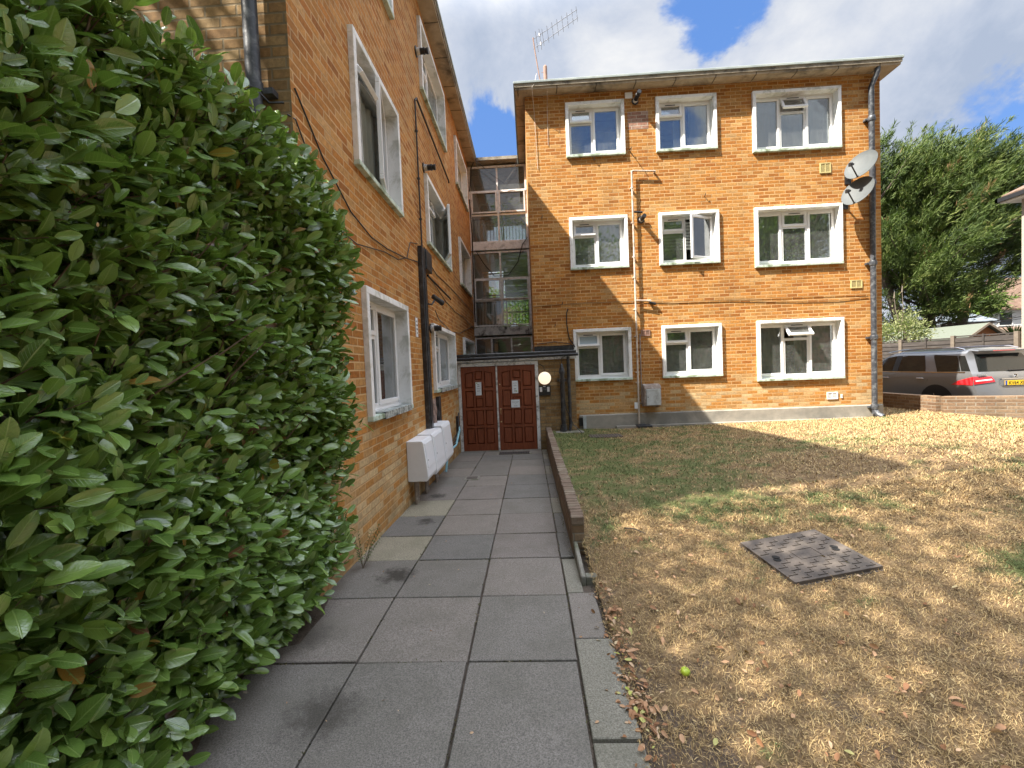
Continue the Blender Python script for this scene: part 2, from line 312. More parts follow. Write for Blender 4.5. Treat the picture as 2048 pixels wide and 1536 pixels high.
def lawnmats():
    def green(nt, P):
        s = nt.n('ShaderNodeSeparateXYZ'); nt.set(s, 0, P)
        flat = nt.n('ShaderNodeCombineXYZ'); nt.set(flat, 0, s.outputs[0]); nt.set(flat, 1, s.outputs[1])
        F = flat.outputs[0]
        a = nt.noise(F, .75, 5, .6, .3); b = nt.noise(F, 3.6, 5, .65)
        g = nt.m('ADD', nt.m('MULTIPLY', a, .45), nt.m('MULTIPLY', b, .55))
        # greener strip beside the low wall, fading out across the lawn
        side = nt.m('MULTIPLY', nt.mr(s.outputs[0], .4, 4.4, .15, 0), nt.mr(s.outputs[1], 3.7, 5.0, 0, 1))
        near = nt.mr(s.outputs[1], 1.4, 3.6, -.12, 0.)
        tot = nt.m('ADD', nt.m('ADD', g, side), near)
        for (x, y, r_, a_) in ((3.25, 2.75, .55, .12), (3.0, 4.1, .3, .10), (.95, 1.75, .12, .14), (4.9, 3.1, .5, .09), (1.3, 4.6, .7, .03)):
            dx = nt.m('SUBTRACT', s.outputs[0], x); dy = nt.m('SUBTRACT', s.outputs[1], y)
            dd = nt.m('SQRT', nt.m('ADD', nt.m('MULTIPLY', dx, dx), nt.m('MULTIPLY', dy, dy)))
            tot = nt.m('ADD', tot, nt.mr(dd, r_*.3, r_*1.25, a_, 0, True))
        return nt.mr(tot, .50, .66), F
    m, nt = newmat('lawn_ground'); P = pos(nt); g, F = green(nt, P)
    dry = nt.ramp(nt.noise(F, 9., 6, .7), [(.3, (.13, .087, .05)), (.5, (.215, .145, .08)), (.7, (.30, .21, .115))])
    grn = nt.ramp(nt.noise(F, 14., 5, .7), [(.3, (.08, .085, .035)), (.7, (.14, .16, .055))])
    c = nt.mix(g, dry, grn)
    s = nt.n('ShaderNodeSeparateXYZ'); nt.set(s, 0, P)
    bare = nt.m('ADD', nt.noise(F, 2.4, 5, .7), nt.m('ADD', nt.mr(s.outputs[0], .45, 1.1, .16, 0), nt.mr(s.outputs[1], 1.4, 3.4, .04, -.10)))
    c = nt.mix(nt.mr(bare, .58, .68, 0, .85), c, (.125, .095, .075, 1))
    finish(nt, c, .95, 0, nt.noise(F, 60., 5, .8), .9, .015, .15)
    m, nt = newmat('grass_blade'); P = pos(nt); g, F = green(nt, P)
    at = nt.n('ShaderNodeAttribute', attribute_name='rnd'); r_ = at.outputs['Fac']
    dry = nt.ramp(r_, [(0., (.14, .088, .044)), (.25, (.275, .18, .083)), (.6, (.44, .305, .138)), (1., (.60, .45, .225))])
    grn = nt.ramp(r_, [(0., (.055, .075, .025)), (.5, (.115, .15, .05)), (1., (.22, .25, .10))])
    g2 = nt.m('GREATER_THAN', g, nt.m('ADD', nt.m('MULTIPLY', nt.m('FRACT', nt.m('MULTIPLY', r_, 37.7)), .75), .12))
    finish(nt, nt.mix(g2, dry, grn), .75, 0, None, spec=.2)
lawnmats()

def leafmats():
    def lm(name, stops, vein=True, rough=.20, trans=.20, spec=1.):
        m, nt = newmat(name); at = nt.n('ShaderNodeAttribute', attribute_name='rnd')
        c = nt.ramp(at.outputs['Fac'], stops)
        if vein:
            uv = nt.n('ShaderNodeUVMap'); uv.uv_map = 'UVMap'; s = nt.n('ShaderNodeSeparateXYZ'); nt.set(s, 0, uv.outputs[0])
            x = nt.m('ABSOLUTE', nt.m('SUBTRACT', s.outputs[0], .5)); y = s.outputs[1]
            mid = nt.mr(x, .018, .06, 1, 0); lat = nt.m('SINE', nt.m('MULTIPLY', nt.m('SUBTRACT', y, nt.m('MULTIPLY', x, .55)), 62.))
            lat = nt.m('MULTIPLY', nt.mr(lat, .80, 1.), nt.mr(x, .05, .45, .5, .15)); vv = nt.m('MAXIMUM', mid, lat)
            c = nt.mix(nt.m('MULTIPLY', vv, .6), c, (.30, .42, .12, 1))
            blot = nt.noise(pos(nt), 30., 5, .7)
            c = nt.mix(nt.mr(blot, .62, .8, 0, .45), c, (.16, .15, .05, 1))
            hgt = nt.m('SUBTRACT', nt.noise(pos(nt), 45., 3), nt.m('MULTIPLY', vv, .7))
        else: hgt = None
        b = nt.n('ShaderNodeBsdfPrincipled'); nt.set(b, 'Base Color', c); nt.set(b, 'Roughness', rough); nt.set(b, 'Specular IOR Level', spec)
        if hgt is not None:
            bn = nt.n('ShaderNodeBump'); nt.set(bn, 'Strength', .5); nt.set(bn, 'Distance', .004); nt.set(bn, 'Height', hgt); nt.set(b, 'Normal', bn.outputs[0])
        t = nt.n('ShaderNodeBsdfTranslucent'); nt.set(t, 0, nt.mix(.6, c, (.18, .32, .03, 1)))
        mx = nt.n('ShaderNodeMixShader'); nt.set(mx, 0, trans); nt.t.links.new(b.outputs[0], mx.inputs[1]); nt.t.links.new(t.outputs[0], mx.inputs[2])
        o = nt.n('ShaderNodeOutputMaterial'); nt.t.links.new(mx.outputs[0], o.inputs[0])
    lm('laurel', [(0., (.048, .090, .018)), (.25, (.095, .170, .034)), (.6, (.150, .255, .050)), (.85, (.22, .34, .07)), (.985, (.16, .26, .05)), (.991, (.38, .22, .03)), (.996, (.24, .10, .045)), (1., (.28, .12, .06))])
    lm('conifer', [(0., (.025, .040, .014)), (.35, (.058, .088, .025)), (.7, (.112, .145, .040)), (.93, (.175, .195, .056)), (1., (.24, .15, .075))], False, .7, .15, .2)
    lm('foliage', [(0., (.025, .045, .015)), (.5, (.05, .085, .025)), (1., (.09, .13, .035))], False, .5, .3, .3)
    lm('foliage_lime', [(0., (.08, .13, .02)), (.5, (.14, .22, .04)), (1., (.22, .30, .06))], False, .5, .35, .3)
    lm('bush_pale', [(0., (.09, .10, .045)), (.5, (.20, .22, .09)), (1., (.38, .38, .18))], False, .6, .25, .3)
    lm('moss', [(0., (.04, .035, .02)), (.4, (.09, .08, .035)), (.7, (.13, .13, .05)), (.9, (.30, .24, .14)), (1., (.42, .36, .26))], False, .9, .1, .2)
    lm('dead_leaf', [(0., (.20, .09, .045)), (.4, (.40, .20, .10)), (.75, (.55, .33, .19)), (.93, (.60, .43, .28)), (1., (.45, .48, .10))], False, .7, .15, .3)
leafmats()
MT = MATS

# ------------------------------------------------------------------ mesh helpers
class MB:
    def __init__(s): s.v = []; s.f = []
    def add(s, vs, fs, T=None):
        o = len(s.v)
        for q in vs: s.v.append(tuple(T @ Vector(q)) if T is not None else tuple(q))
        for fc in fs: s.f.append(tuple(i+o for i in fc))
        return s
    def box(s, x0, x1, y0, y1, z0, z1, T=None):
        x0, x1 = sorted((x0, x1)); y0, y1 = sorted((y0, y1)); z0, z1 = sorted((z0, z1))
        vs = [(x0,y0,z0),(x1,y0,z0),(x1,y1,z0),(x0,y1,z0),(x0,y0,z1),(x1,y0,z1),(x1,y1,z1),(x0,y1,z1)]
        return s.add(vs, [(0,3,2,1),(4,5,6,7),(0,1,5,4),(1,2,6,5),(2,3,7,6),(3,0,4,7)], T)
    def quad(s, a, b, c, d): return s.add([a, b, c, d], [(0, 1, 2, 3)])
    def tube(s, pts, r, n=10, cap=True):
        pts = [Vector(q) for q in pts]; rs = [float(q) for q in r] if isinstance(r, (list, tuple)) else [float(r)]*len(pts)
        rings = []; prev = None
        for i, q in enumerate(pts):
            t = (pts[min(i+1, len(pts)-1)] - pts[max(i-1, 0)]).normalized()
            a = prev - t*prev.dot(t) if prev is not None else t.orthogonal()
            if a.length < 1e-4: a = t.orthogonal()
            a.normalize(); prev = a; b = t.cross(a)
            rings.append([q + rs[i]*(math.cos(2*math.pi*k/n)*a + math.sin(2*math.pi*k/n)*b) for k in range(n)])
        vs = [v for rg in rings for v in rg]; fs = []
        for i in range(len(pts)-1):
            for k in range(n): fs.append((i*n+k, i*n+(k+1) % n, (i+1)*n+(k+1) % n, (i+1)*n+k))
        if cap: fs.append(tuple(range(n-1, -1, -1))); fs.append(tuple((len(pts)-1)*n+k for k in range(n)))
        return s.add(vs, fs)
    def lathe(s, prof, c, axis, n=24):
        """prof: (distance along axis, radius)"""
        a = Vector(axis).normalized(); u = a.orthogonal().normalized(); v = a.cross(u); c = Vector(c); vs = []; fs = []
        for (d, r) in prof:
            for k in range(n): vs.append(c + a*d + r*(math.cos(2*math.pi*k/n)*u + math.sin(2*math.pi*k/n)*v))
        for i in range(len(prof)-1):
            for k in range(n): fs.append((i*n+k, i*n+(k+1) % n, (i+1)*n+(k+1) % n, (i+1)*n+k))
        fs.append(tuple(range(n-1, -1, -1))); fs.append(tuple((len(prof)-1)*n+k for k in range(n)))
        return s.add(vs, fs)
    def prism(s, poly, d, vec):
        """closed prism: 3-D polygon extruded by vec"""
        n = len(poly); vec = Vector(vec); P = [Vector(q) for q in poly]
        vs = P + [q + vec for q in P]
        return s.add(vs, [tuple(range(n-1, -1, -1)), tuple(range(n, 2*n))] + [(i, (i+1) % n, n+(i+1) % n, n+i) for i in range(n)])
    def grid(s, fn, nu, nv):
        vs = [fn(i/nu, j/nv) for j in range(nv+1) for i in range(nu+1)]
        return s.add(vs, [(j*(nu+1)+i, j*(nu+1)+i+1, (j+1)*(nu+1)+i+1, (j+1)*(nu+1)+i) for j in range(nv) for i in range(nu)])
    def build(s, name, mat, parent=None, loc=None, rotz=0., smooth=False, bevel=0, origin=None):
        """vertices are in place coordinates; loc given: vertices are local to loc"""
        me = bpy.data.meshes.new(name); o = bpy.data.objects.new(name, me); scene.collection.objects.link(o)
        off = Vector((0, 0, 0))
        if parent is not None:
            o.parent = parent
            if loc is None and not parent.get('_local'): off = parent_org(parent)
        if loc is not None:
            o.location = Vector(loc) - (parent_org(parent) if parent is not None else Vector((0, 0, 0))); o.rotation_euler = (0, 0, rotz)
            o['_local'] = 1
        elif parent is not None and parent.get('_local'): o['_local'] = 1
        if parent is None and loc is None and origin is not None: off = Vector(origin); o.location = off
        me.from_pydata([tuple(Vector(q)-off) for q in s.v], [], s.f); me.materials.append(MT[mat] if isinstance(mat, str) else mat)
        me.update()
        bm = bmesh.new(); bm.from_mesh(me); bmesh.ops.recalc_face_normals(bm, faces=bm.faces)
        if bevel: bmesh.ops.bevel(bm, geom=list(bm.edges), offset=bevel, segments=1, affect='EDGES', clamp_overlap=True)
        bm.to_mesh(me); bm.free()
        if smooth:
            me.polygons.foreach_set('use_smooth', [True]*len(me.polygons))
            try: me.set_sharp_from_angle(angle=R(40))
            except Exception: pass
        return o
def parent_org(p):
    v = Vector((0, 0, 0))
    while p is not None:
        if p.get('_local') and p.parent is None: v += p.location
        else: v += p.location
        p = p.parent
    return v
def tag(o, label=None, cat=None, group=None, kind=None):
    for k, v in (('label', label), ('category', cat), ('group', group), ('kind', kind)):
        if v: o[k] = v
    return o
def thing(name, loc, label, cat, group=None):
    o = bpy.data.objects.new(name, None); scene.collection.objects.link(o); o.location = loc; o.empty_display_size = .2
    return tag(o, label, cat, group)
def fast_mesh(name, V, F, mat, parent=None, rnd=None, uv=None, smooth=False):
    """V (n,3), F (m,k) numpy"""
    me = bpy.data.meshes.new(name); k = F.shape[1]
    off = np.array(parent_org(parent)) if parent is not None else np.zeros(3)
    me.vertices.add(len(V)); me.vertices.foreach_set('co', (V-off).astype(np.float32).ravel())
    me.loops.add(F.size); me.loops.foreach_set('vertex_index', F.astype(np.int32).ravel())
    me.polygons.add(len(F)); me.polygons.foreach_set('loop_start', np.arange(0, F.size, k, dtype=np.int32))
    if smooth: me.polygons.foreach_set('use_smooth', np.ones(len(F), dtype=bool))
    if rnd is not None:
        a = me.attributes.new('rnd', 'FLOAT', 'POINT'); a.data.foreach_set('value', rnd.astype(np.float32))
    if uv is not None:
        l = me.uv_layers.new(name='UVMap'); l.data.foreach_set('uv', uv[F.ravel()].astype(np.float32).ravel())
    me.materials.append(MT[mat]); me.update(calc_edges=True); me.validate()
    o = bpy.data.objects.new(name, me); scene.collection.objects.link(o)
    if parent is not None: o.parent = parent
    return o

# ------------------------------------------------------------------ ground
GX = np.array([-2., .32, 1.5, 2.8, 4.3, 6., 8., 9.3, 40.]); GY = np.array([-30., 1., 2.3, 3.3, 4.7, 7., 9.76, 13., 60.])
GZ = np.array([[-1.64, -1.62, -1.60, -1.56, -1.50, -1.45, -1.42, -1.42, -1.6],
               [-1.64, -1.62, -1.60, -1.56, -1.48, -1.42, -1.40, -1.40, -1.6],
               [-1.64, -1.62, -1.59, -1.52, -1.38, -1.31, -1.30, -1.34, -1.6],
               [-1.64, -1.575, -1.52, -1.42, -1.24, -1.20, -1.22, -1.30, -1.6],
               [-1.64, -1.43, -1.42, -1.31, -1.12, -1.10, -1.15, -1.28, -1.6],
               [-1.64, -1.40, -1.42, -1.36, -1.22, -1.20, -1.24, -1.32, -1.6],
               [-1.64, -1.40, -1.44, -1.44, -1.42, -1.40, -1.385, -1.38, -1.6],
               [-1.64, -1.40, -1.44, -1.44, -1.42, -1.40, -1.40, -1.40, -1.6],
               [-1.64, -1.6, -1.6, -1.6, -1.6, -1.6, -1.6, -1.6, -1.6]])
def lz(x, y):
    x = np.asarray(x, float); y = np.asarray(y, float)
    i = np.clip(np.searchsorted(GX, x)-1, 0, len(GX)-2); j = np.clip(np.searchsorted(GY, y)-1, 0, len(GY)-2)
    a = np.clip((x-GX[i])/(GX[i+1]-GX[i]), 0, 1); b = np.clip((y-GY[j])/(GY[j+1]-GY[j]), 0, 1)
    return (GZ[j, i]*(1-a)+GZ[j, i+1]*a)*(1-b) + (GZ[j+1, i]*(1-a)+GZ[j+1, i+1]*a)*b
def pz(y): return -1.61 if y < 2.9 else -1.61-(y-2.9)*.0292

g = MB(); g.grid(lambda a, b: (-400+800*a, -400+800*b, -1.99), 8, 8)
tag(g.build('ground', 'asphalt'), kind='structure')
# lawn sheet
xs = np.concatenate([np.linspace(.425, 9.3, 60)]); ys = np.linspace(-14., 9.76, 90)
V = np.array([(x, y, lz(x, y) + .006*math.sin(x*5.1+y*3.3)*math.sin(y*4.2-x)) for y in ys for x in xs])
nx_ = len(xs); F = np.array([(j*nx_+i, j*nx_+i+1, (j+1)*nx_+i+1, (j+1)*nx_+i) for j in range(len(ys)-1) for i in range(nx_-1)])
V[:, 2] = np.where((V[:, 0] < .5), V[:, 2]-.012, V[:, 2])
tag(fast_mesh('lawn', V, F, 'lawn_ground', smooth=True), kind='structure')
# lawn strip between the building corner and the boundary wall
V = np.array([(x, y, lz(x, y)) for y in np.linspace(9.76, 12.6, 12) for x in np.linspace(7.9, 9.3, 8)])
F = np.array([(j*8+i, j*8+i+1, (j+1)*8+i+1, (j+1)*8+i) for j in range(11) for i in range(7)])
tag(fast_mesh('verge', V, F, 'lawn_ground', smooth=True), kind='structure')
cp = MB(); cp.grid(lambda a, b: (9.3+50*a, 9.0+60*b, -1.70), 4, 4)
tag(cp.build('parking_area', 'asphalt'), kind='structure')
vg = MB(); vg.grid(lambda a, b: (-40+40.3*a, -40+38.5*b, -1.66), 4, 4); vg.build('street', 'asphalt')['kind'] = 'structure'

# path slabs: one row after another down to the doors
px_near = [-1.62, -1.03, -.405, .205]; rows = [-.35, .31, .97, 1.655, 2.312, 3.0, 3.65, 4.24, 4.88, 5.53, 6.25, 6.92, 7.6, 8.25, 8.86, 9.42]
base = MB()
for y0, y1 in zip(rows[:-1], rows[1:]): base.quad((-1.75, y0, pz(y0)-.022), (.46, y0, pz(y0)-.022), (.46, y1, pz(y1)-.022), (-1.75, y1, pz(y1)-.022))
tag(base.build('path_bed', 'soil'), kind='structure')
slabs = [MB() for _ in range(6)]
def slab(mb, x0, x1, y0, y1, dz=0):
    gp = .006; e = .0045; x0 += gp; x1 -= gp; y0 += gp; y1 -= gp
    t = random.uniform(-.004, .004); q1, q2 = random.uniform(-.003, .003), random.uniform(-.003, .003)
    x0 += random.uniform(-.002, .003); x1 += random.uniform(-.003, .002); y0 += random.uniform(-.002, .003); y1 += random.uniform(-.003, .002)
    za, zb = pz(y0)+dz+q1, pz(y1)+dz+q2
    o = [(x0, y0, za), (x1, y0, za+t), (x1, y1, zb+t), (x0, y1, zb)]
    top = [(x0+e, y0+e, za), (x1-e, y0+e, za+t), (x1-e, y1-e, zb+t), (x0+e, y1-e, zb)]
    rim_ = [(a, b, c-.004) for a, b, c in o]; bot = [(a, b, c-.05) for a, b, c in o]
    mb.add(top+rim_+bot, [(0, 1, 2, 3)] + [(4+i, 4+(i+1) % 4, (i+1) % 4, i) for i in range(4)] + [(8+i, 8+(i+1) % 4, 4+(i+1) % 4, 4+i) for i in range(4)])
seq = {(6, 0): 4, (8, 0): 4, (7, 0): 2, (4, 1): 1, (3, 1): 0, (3, 2): 0, (4, 2): 0, (5, 1): 0, (5, 2): 1}
for r_, (y0, y1) in enumerate(zip(rows[:-1], rows[1:])):
    sh = 0 if y0 < 3.6 else .0
    for c_, (x0, x1) in enumerate(zip(px_near[:-1], px_near[1:])):
        k = seq.get((r_, c_), random.choice([0, 1, 2, 2, 5, 0]))
        slab(slabs[k], x0, x1, y0, y1)
    if y0 >= 3.6: slab(slabs[random.choice([2, 3])], .205, .325, y0, y1, -.004)
for (y0, y1) in ((-.3, .5), (.5, 1.15), (1.15, 1.80), (1.80, 2.5), (2.5, 3.02)):
    slab(slabs[random.choice([3, 0, 1])], .205, .43 if y0 < 1.9 else .405, y0, y1)
slab(slabs[3], .205, .33, 3.02, 3.6)
root = thing('paved_path', (-.7, 4, -1.66), None, None); root['kind'] = 'structure'
for i, mb in enumerate(slabs):
    if mb.v: mb.build('paving_slabs', 'paving_%d' % i, root)

# soil bed under the hedge
sb = MB(); sb.grid(lambda a, b: (-4.2+2.75*a, -3+6.1*b, -1.604+.02*math.sin(a*17+b*31)-.02*(a > .97)), 20, 40)
tag(sb.build('soil_bed', 'soil', smooth=True), kind='structure')

# ------------------------------------------------------------------ the building
D = 9.763; WX = -1.57; SY = 12.75; PY = 9.4; ZT = 5.99
bld = thing('apartment_building', (3., 13., -1.6), 'L-shaped three-storey orange brick block of flats with flat concrete roof and white framed windows', 'building')
B0 = -1.95
def wall_cells(mb, axis, c, a0, a1, z0, z1, holes):
    """flat wall at axis=c with rectangular openings (a0,a1,z0,z1)"""
    A = sorted({a0, a1, *[h[0] for h in holes], *[h[1] for h in holes]}); Z = sorted({z0, z1, *[h[2] for h in holes], *[h[3] for h in holes]})
    for i in range(len(A)-1):
        for j in range(len(Z)-1):
            am, zm = (A[i]+A[i+1])/2, (Z[j]+Z[j+1])/2
            if any(h[0] < am < h[1] and h[2] < zm < h[3] for h in holes): continue
            if axis == 'y': mb.quad((A[i], c, Z[j]), (A[i+1], c, Z[j]), (A[i+1], c, Z[j+1]), (A[i], c, Z[j+1]))
            else: mb.quad((c, A[i], Z[j]), (c, A[i+1], Z[j]), (c, A[i+1], Z[j+1]), (c, A[i], Z[j+1]))
# windows: (kind, a0, a1, z0, z1, state)
cols = [('S', 1.02, 2.305), ('S', 2.985, 4.29), ('L', 5.055, 6.915)]
zS = [(4.60, 5.785), (2.135, 3.29), (-.36, .812)]; zL = [(4.465, 5.765), (1.985, 3.285), (-.515, .825)]
WR = []
for fl in range(3):
    for ci, (k, a, b) in enumerate(cols):
        z0, z1 = zS[fl] if k == 'S' else zL[fl]
        WR.append([k, a, b, z0, z1, fl, ci])
WL = [['G', 4.07, 5.50, 1.98, 3.27, 1, 0], ['G', 4.07, 5.50, -.46, .85, 2, 0], ['G', 4.07, 5.5, 4.43, 5.73, 0, 0],
      ['P', 7.0, 9.02, 4.52, 5.68, 0, 1], ['P', 6.98, 9.0, 2.06, 3.2, 1, 1], ['P', 6.98, 9.03, -.35, .79, 2, 1],
      ['P', 10.35, 12.2, 4.44, 5.58, 0, 2], ['P', 10.35, 12.2, 2.06, 3.2, 1, 2], ['P', 10.35, 12.2, .36, .80, 2, 2]]
ins = .03
wr = MB(); wall_cells(wr, 'y', D, .14, 7.75, B0, ZT, [(w_[1]+ins, w_[2]-ins, w_[3]+ins, w_[4]-ins) for w_ in WR])
wr.quad((7.75, D, B0), (7.75, 18.5, B0), (7.75, 18.5, ZT), (7.75, D, ZT)); wr.quad((.14, D, B0), (.14, 18.5, B0), (.14, 18.5, ZT), (.14, D, ZT)); wr.quad((.14, 18.5, B0), (7.75, 18.5, B0), (7.75, 18.5, ZT), (.14, 18.5, ZT))
wr.build('wall', 'brick_orange', bld)
NY = 2.99
wl = MB(); wall_cells(wl, 'x', WX, NY, 18.5, B0, ZT, [(w_[1]+ins, w_[2]-ins, w_[3]+ins, w_[4]-ins) for w_ in WL])
wl.quad((-12, 18.5, B0), (WX, 18.5, B0), (WX, 18.5, ZT), (-12, 18.5, ZT)); wl.quad((-12, NY, B0), (-12, 18.5, B0), (-12, 18.5, ZT), (-12, NY, ZT))
wl.build('wall', 'brick_orange', bld)
we = MB(); we.quad((-12, NY, B0), (WX, NY, B0), (WX, NY, ZT), (-12, NY, ZT)); we.build('wall', 'brick_buff', bld)
# inner partitions and floors so that rooms read as rooms
fl_ = MB()
for z in (-1.3, 1.28, 3.80): fl_.box(.2, 7.7, D+.33, 18.4, z-.12, z); fl_.box(-11.9, WX-.33, NY+.1, 18.4, z-.12, z)
fl_.build('floor_slab', 'room', bld)
pt = MB(); pt.box(.2, 7.7, 13.4, 13.5, B0, ZT-.1); pt.box(-5.2, -5.1, NY+.1, 18.4, B0, ZT-.1)
for x in (2.62, 4.62): pt.box(x, x+.08, D+.33, 13.4, B0, ZT-.1)
for y in (6.3, 9.7): pt.box(-5.1, WX-.33, y, y+.08, B0, ZT-.1)
pt.build('partition', 'room_white', bld)
# roofs: soffit slab, fascia, felt edge
def roof(x0, x1, y0, y1, nm='roof'):
    s = MB(); s.box(x0+.02, x1-.02, y0+.02, y1-.02, ZT, ZT+.05); s.build('soffit', 'soffit_concrete', bld)
    fz = MB(); fz.box(x0, x1, y0, y1, ZT+.05, ZT+.115); fz.build('fascia', 'fascia_concrete', bld)
    ft = MB(); ft.box(x0-.022, x1+.022, y0-.022, y1+.022, ZT+.115, ZT+.168); ft.build(nm, 'roof_felt', bld, bevel=.008)
roof(-.076, 8.0, 9.49, 18.8); roof(-12.3, -1.30, 1.95, 18.8)
st = MB(); st.box(-1.278, -.098, SY-.20, 18.4, ZT+.02, ZT+.105); st.build('roof', 'fascia_concrete', bld)
# plinth
pl_ = MB(); pl_.prism([(1.10, D-.028, B0), (1.10, D-.028, -1.14), (1.10, D-.002, -1.115), (1.10, D-.002, B0)], 0, (6.64, 0, 0)); pl_.build('plinth', 'plinth_concrete', bld)
kb = MB(); kb.box(1.9, 7.6, D-.16, D-.03, -1.6, -1.385); kb.build('footing', 'plinth_concrete', bld)

# ---- windows
def ring(mb, x0, x1, z0, z1, wd, y0, y1, T=None):
    mb.box(x0, x1, y0, y1, z0, z0+wd, T); mb.box(x0, x1, y0, y1, z1-wd, z1, T)
    mb.box(x0, x0+wd, y0, y1, z0+wd, z1-wd, T); mb.box(x1-wd, x1, y0, y1, z0+wd, z1-wd, T)
def hinge_top(x, y, z, a): return Matrix.Translation((x, y, z)) @ Matrix.Rotation(-a, 4, 'X') @ Matrix.Translation((-x, -y, -z))
def hinge_side(x, y, z, a): return Matrix.Translation((x, y, z)) @ Matrix.Rotation(a, 4, 'Z') @ Matrix.Translation((-x, -y, -z))
def window(kind, a0, a1, z0, z1, side, st):
    """local frame: x along the wall, -y outwards, origin at lower left of the surround on the wall face"""
    Wd, H = a1-a0, z1-z0
    loc = (a0, D, z0) if side == 'R' else (WX, a0, z0); rz = 0 if side == 'R' else R(90)
    fw = .068; out = -.055; inn = .30
    s = MB(); s.box(0, Wd, out, inn, H-fw, H); s.box(0, fw, out, inn, .05, H-fw); s.box(Wd-fw, Wd, out, inn, .05, H-fw)
    wnd = s.build('window', 'render_white', bld, loc=loc, rotz=rz, bevel=.004)
    b = MB(); b.box(-.004, Wd+.004, out-.004, inn, 0, .05)
    b.build('sill', 'render_green', wnd, bevel=.004)
    if side == 'L' and st.get('peel'): q = MB(); q.box(fw+.25, Wd-fw-.02, out-.012, inn-.06, -.012, .062); q.build('sill_edge', 'sill_peeling', wnd)
    x0, x1, zz0, zz1 = fw, Wd-fw, .05, H-fw
    fr, pn, sh = MB(), MB(), []
    y0, y1 = .112, .165; fo = .045
    fr.box(x0, x1, y0, y1, zz1-.05, zz1); fr.box(x0, x1, y0-.03, y1, zz0, zz0+.028); fr.box(x0, x1, y0, y1, zz0+.028, zz0+.075)
    fr.box(x0, x0+fo, y0, y1, zz0+.075, zz1-.05); fr.box(x1-fo, x1, y0, y1, zz0+.075, zz1-.05)
    ax0, ax1, az0, az1 = x0+fo, x1-fo, zz0+.075, zz1-.05
    mull = .04
    def light(lx0, lx1, lz0, lz1, sash=True, openv=0., mode='top', mat_p='glass'):
        if sash:
            o = .012; T = None; L = (lx0-o, lx1+o, lz0-o, lz1+o)
            if openv: T = hinge_top(0, y0-.02, L[3], openv) if mode == 'top' else hinge_side(L[1] if mode == 'right' else L[0], y0-.02, 0, openv if mode == 'right' else -openv)
            m_ = MB(); ring(m_, L[0], L[1], L[2], L[3], .052, y0-.022, y0+.025, T)
            m_.box((L[0]+L[1])/2-.01, (L[0]+L[1])/2+.01, y0-.045, y0-.02, L[2]+.01, L[2]+.03, T) if mode == 'side' else None
            m_.build('sash', 'upvc', wnd, bevel=.005)
            if mode == 'top' and st.get('trickle', True):
                t_ = MB(); t_.box(L[0]+.14, L[1]-.14, y0-.03, y0-.02, L[3]-.036, L[3]-.022, T); t_.build('trickle_vent', 'black_plastic', wnd)
            g_ = MB(); g_.box(L[0]+.05, L[1]-.05, y0+.002, y0+.010, L[2]+.05, L[3]-.05, T); g_.build('pane', mat_p, wnd)
        else:
            ring(fr, lx0, lx1, lz0, lz1, .014, y0-.008, y0+.02)
            g_ = MB(); g_.box(lx0+.012, lx1-.012, y0+.008, y0+.016, lz0+.012, lz1-.012); g_.build('pane', mat_p, wnd)
    hh = az1-az0; ww = ax1-ax0
    v = st.get('vent', 0); c = st.get('case', 0); fro = 'glass_frosted' if st.get('frost') else 'glass'
    if kind in 'SGP':
        mx = ax0+ww*st.get('mx', .46); tz = az1-hh*st.get('tz', .30)
        fr.box(mx-mull/2, mx+mull/2, y0, y1, az0, az1); fr.box(ax0, mx-mull/2, y0, y1, tz-mull/2, tz+mull/2)
        light(ax0, mx-mull/2, tz+mull/2, az1, True, v, 'top', fro)
        light(ax0, mx-mull/2, az0, tz-mull/2, False)
        light(mx+mull/2, ax1, az0, az1, True, c, 'right' if side == 'R' else 'right')
    else:
        m1, m2 = ax0+ww*.325, ax0+ww*.66; tz = az1-hh*.28
        for mx in (m1, m2): fr.box(mx-mull/2, mx+mull/2, y0, y1, az0, az1)
        fr.box(m1+mull/2, m2-mull/2, y0, y1, tz-mull/2, tz+mull/2)
        light(ax0, m1-mull/2, az0, az1, True, 0, 'side')
        light(m1+mull/2, m2-mull/2, tz+mull/2, az1, True, v, 'top')
        light(m1+mull/2, m2-mull/2, az0, tz-mull/2, False)
        light(m2+mull/2, ax1, az0, az1, True, 0, 'side')
    fr.build('frame', 'upvc', wnd)
    for (u0, u1, cz0, cz1, mt, amp) in st.get('curt', []):
        q = MB(); X0, X1 = x0+(x1-x0)*u0, x0+(x1-x0)*u1; Z0, Z1 = az0-.05+hh*cz0, az0+.02+hh*cz1
        n = max(6, int((X1-X0)*60)); ph = random.random()*6
        q.grid(lambda a, b_: (X0+(X1-X0)*a, .245+amp*math.sin(a*(X1-X0)*48+ph+.6*math.sin(b_*2+a*7))+amp*.5*math.sin(a*(X1-X0)*21+1), Z0+(Z1-Z0)*b_), n, 4)
        q.build('curtain', mt, wnd, smooth=True)
    if st.get('blind'):
        q = MB(); n = 9
        for i in range(n): q.box(x0+.02, x1-.02, .24, .246, az1-.02-(i+1)*hh*.70/n+.012, az1-.02-i*hh*.70/n-.012)
        q.build('blind', 'curtain', wnd)
    if st.get('items'):
        q = MB(); q.lathe([(0, .085), (.008, .09), (.016, .085)], (x0+.40, .21, az0+.075), (0, -1, .25), 24); q.build('mirror', 'glass_frosted', wnd, smooth=True)
        for i, (dx, h_) in enumerate(((.07, .1), (.11, .14), (.16, .08), (.2, .17))):
            q = MB(); q.lathe([(0, .018), (h_*.7, .018), (h_*.8, .008), (h_, .008)], (x0+dx, .21, az0-.01), (0, 0, 1), 8); q.build('bottle', 'render_white', wnd)
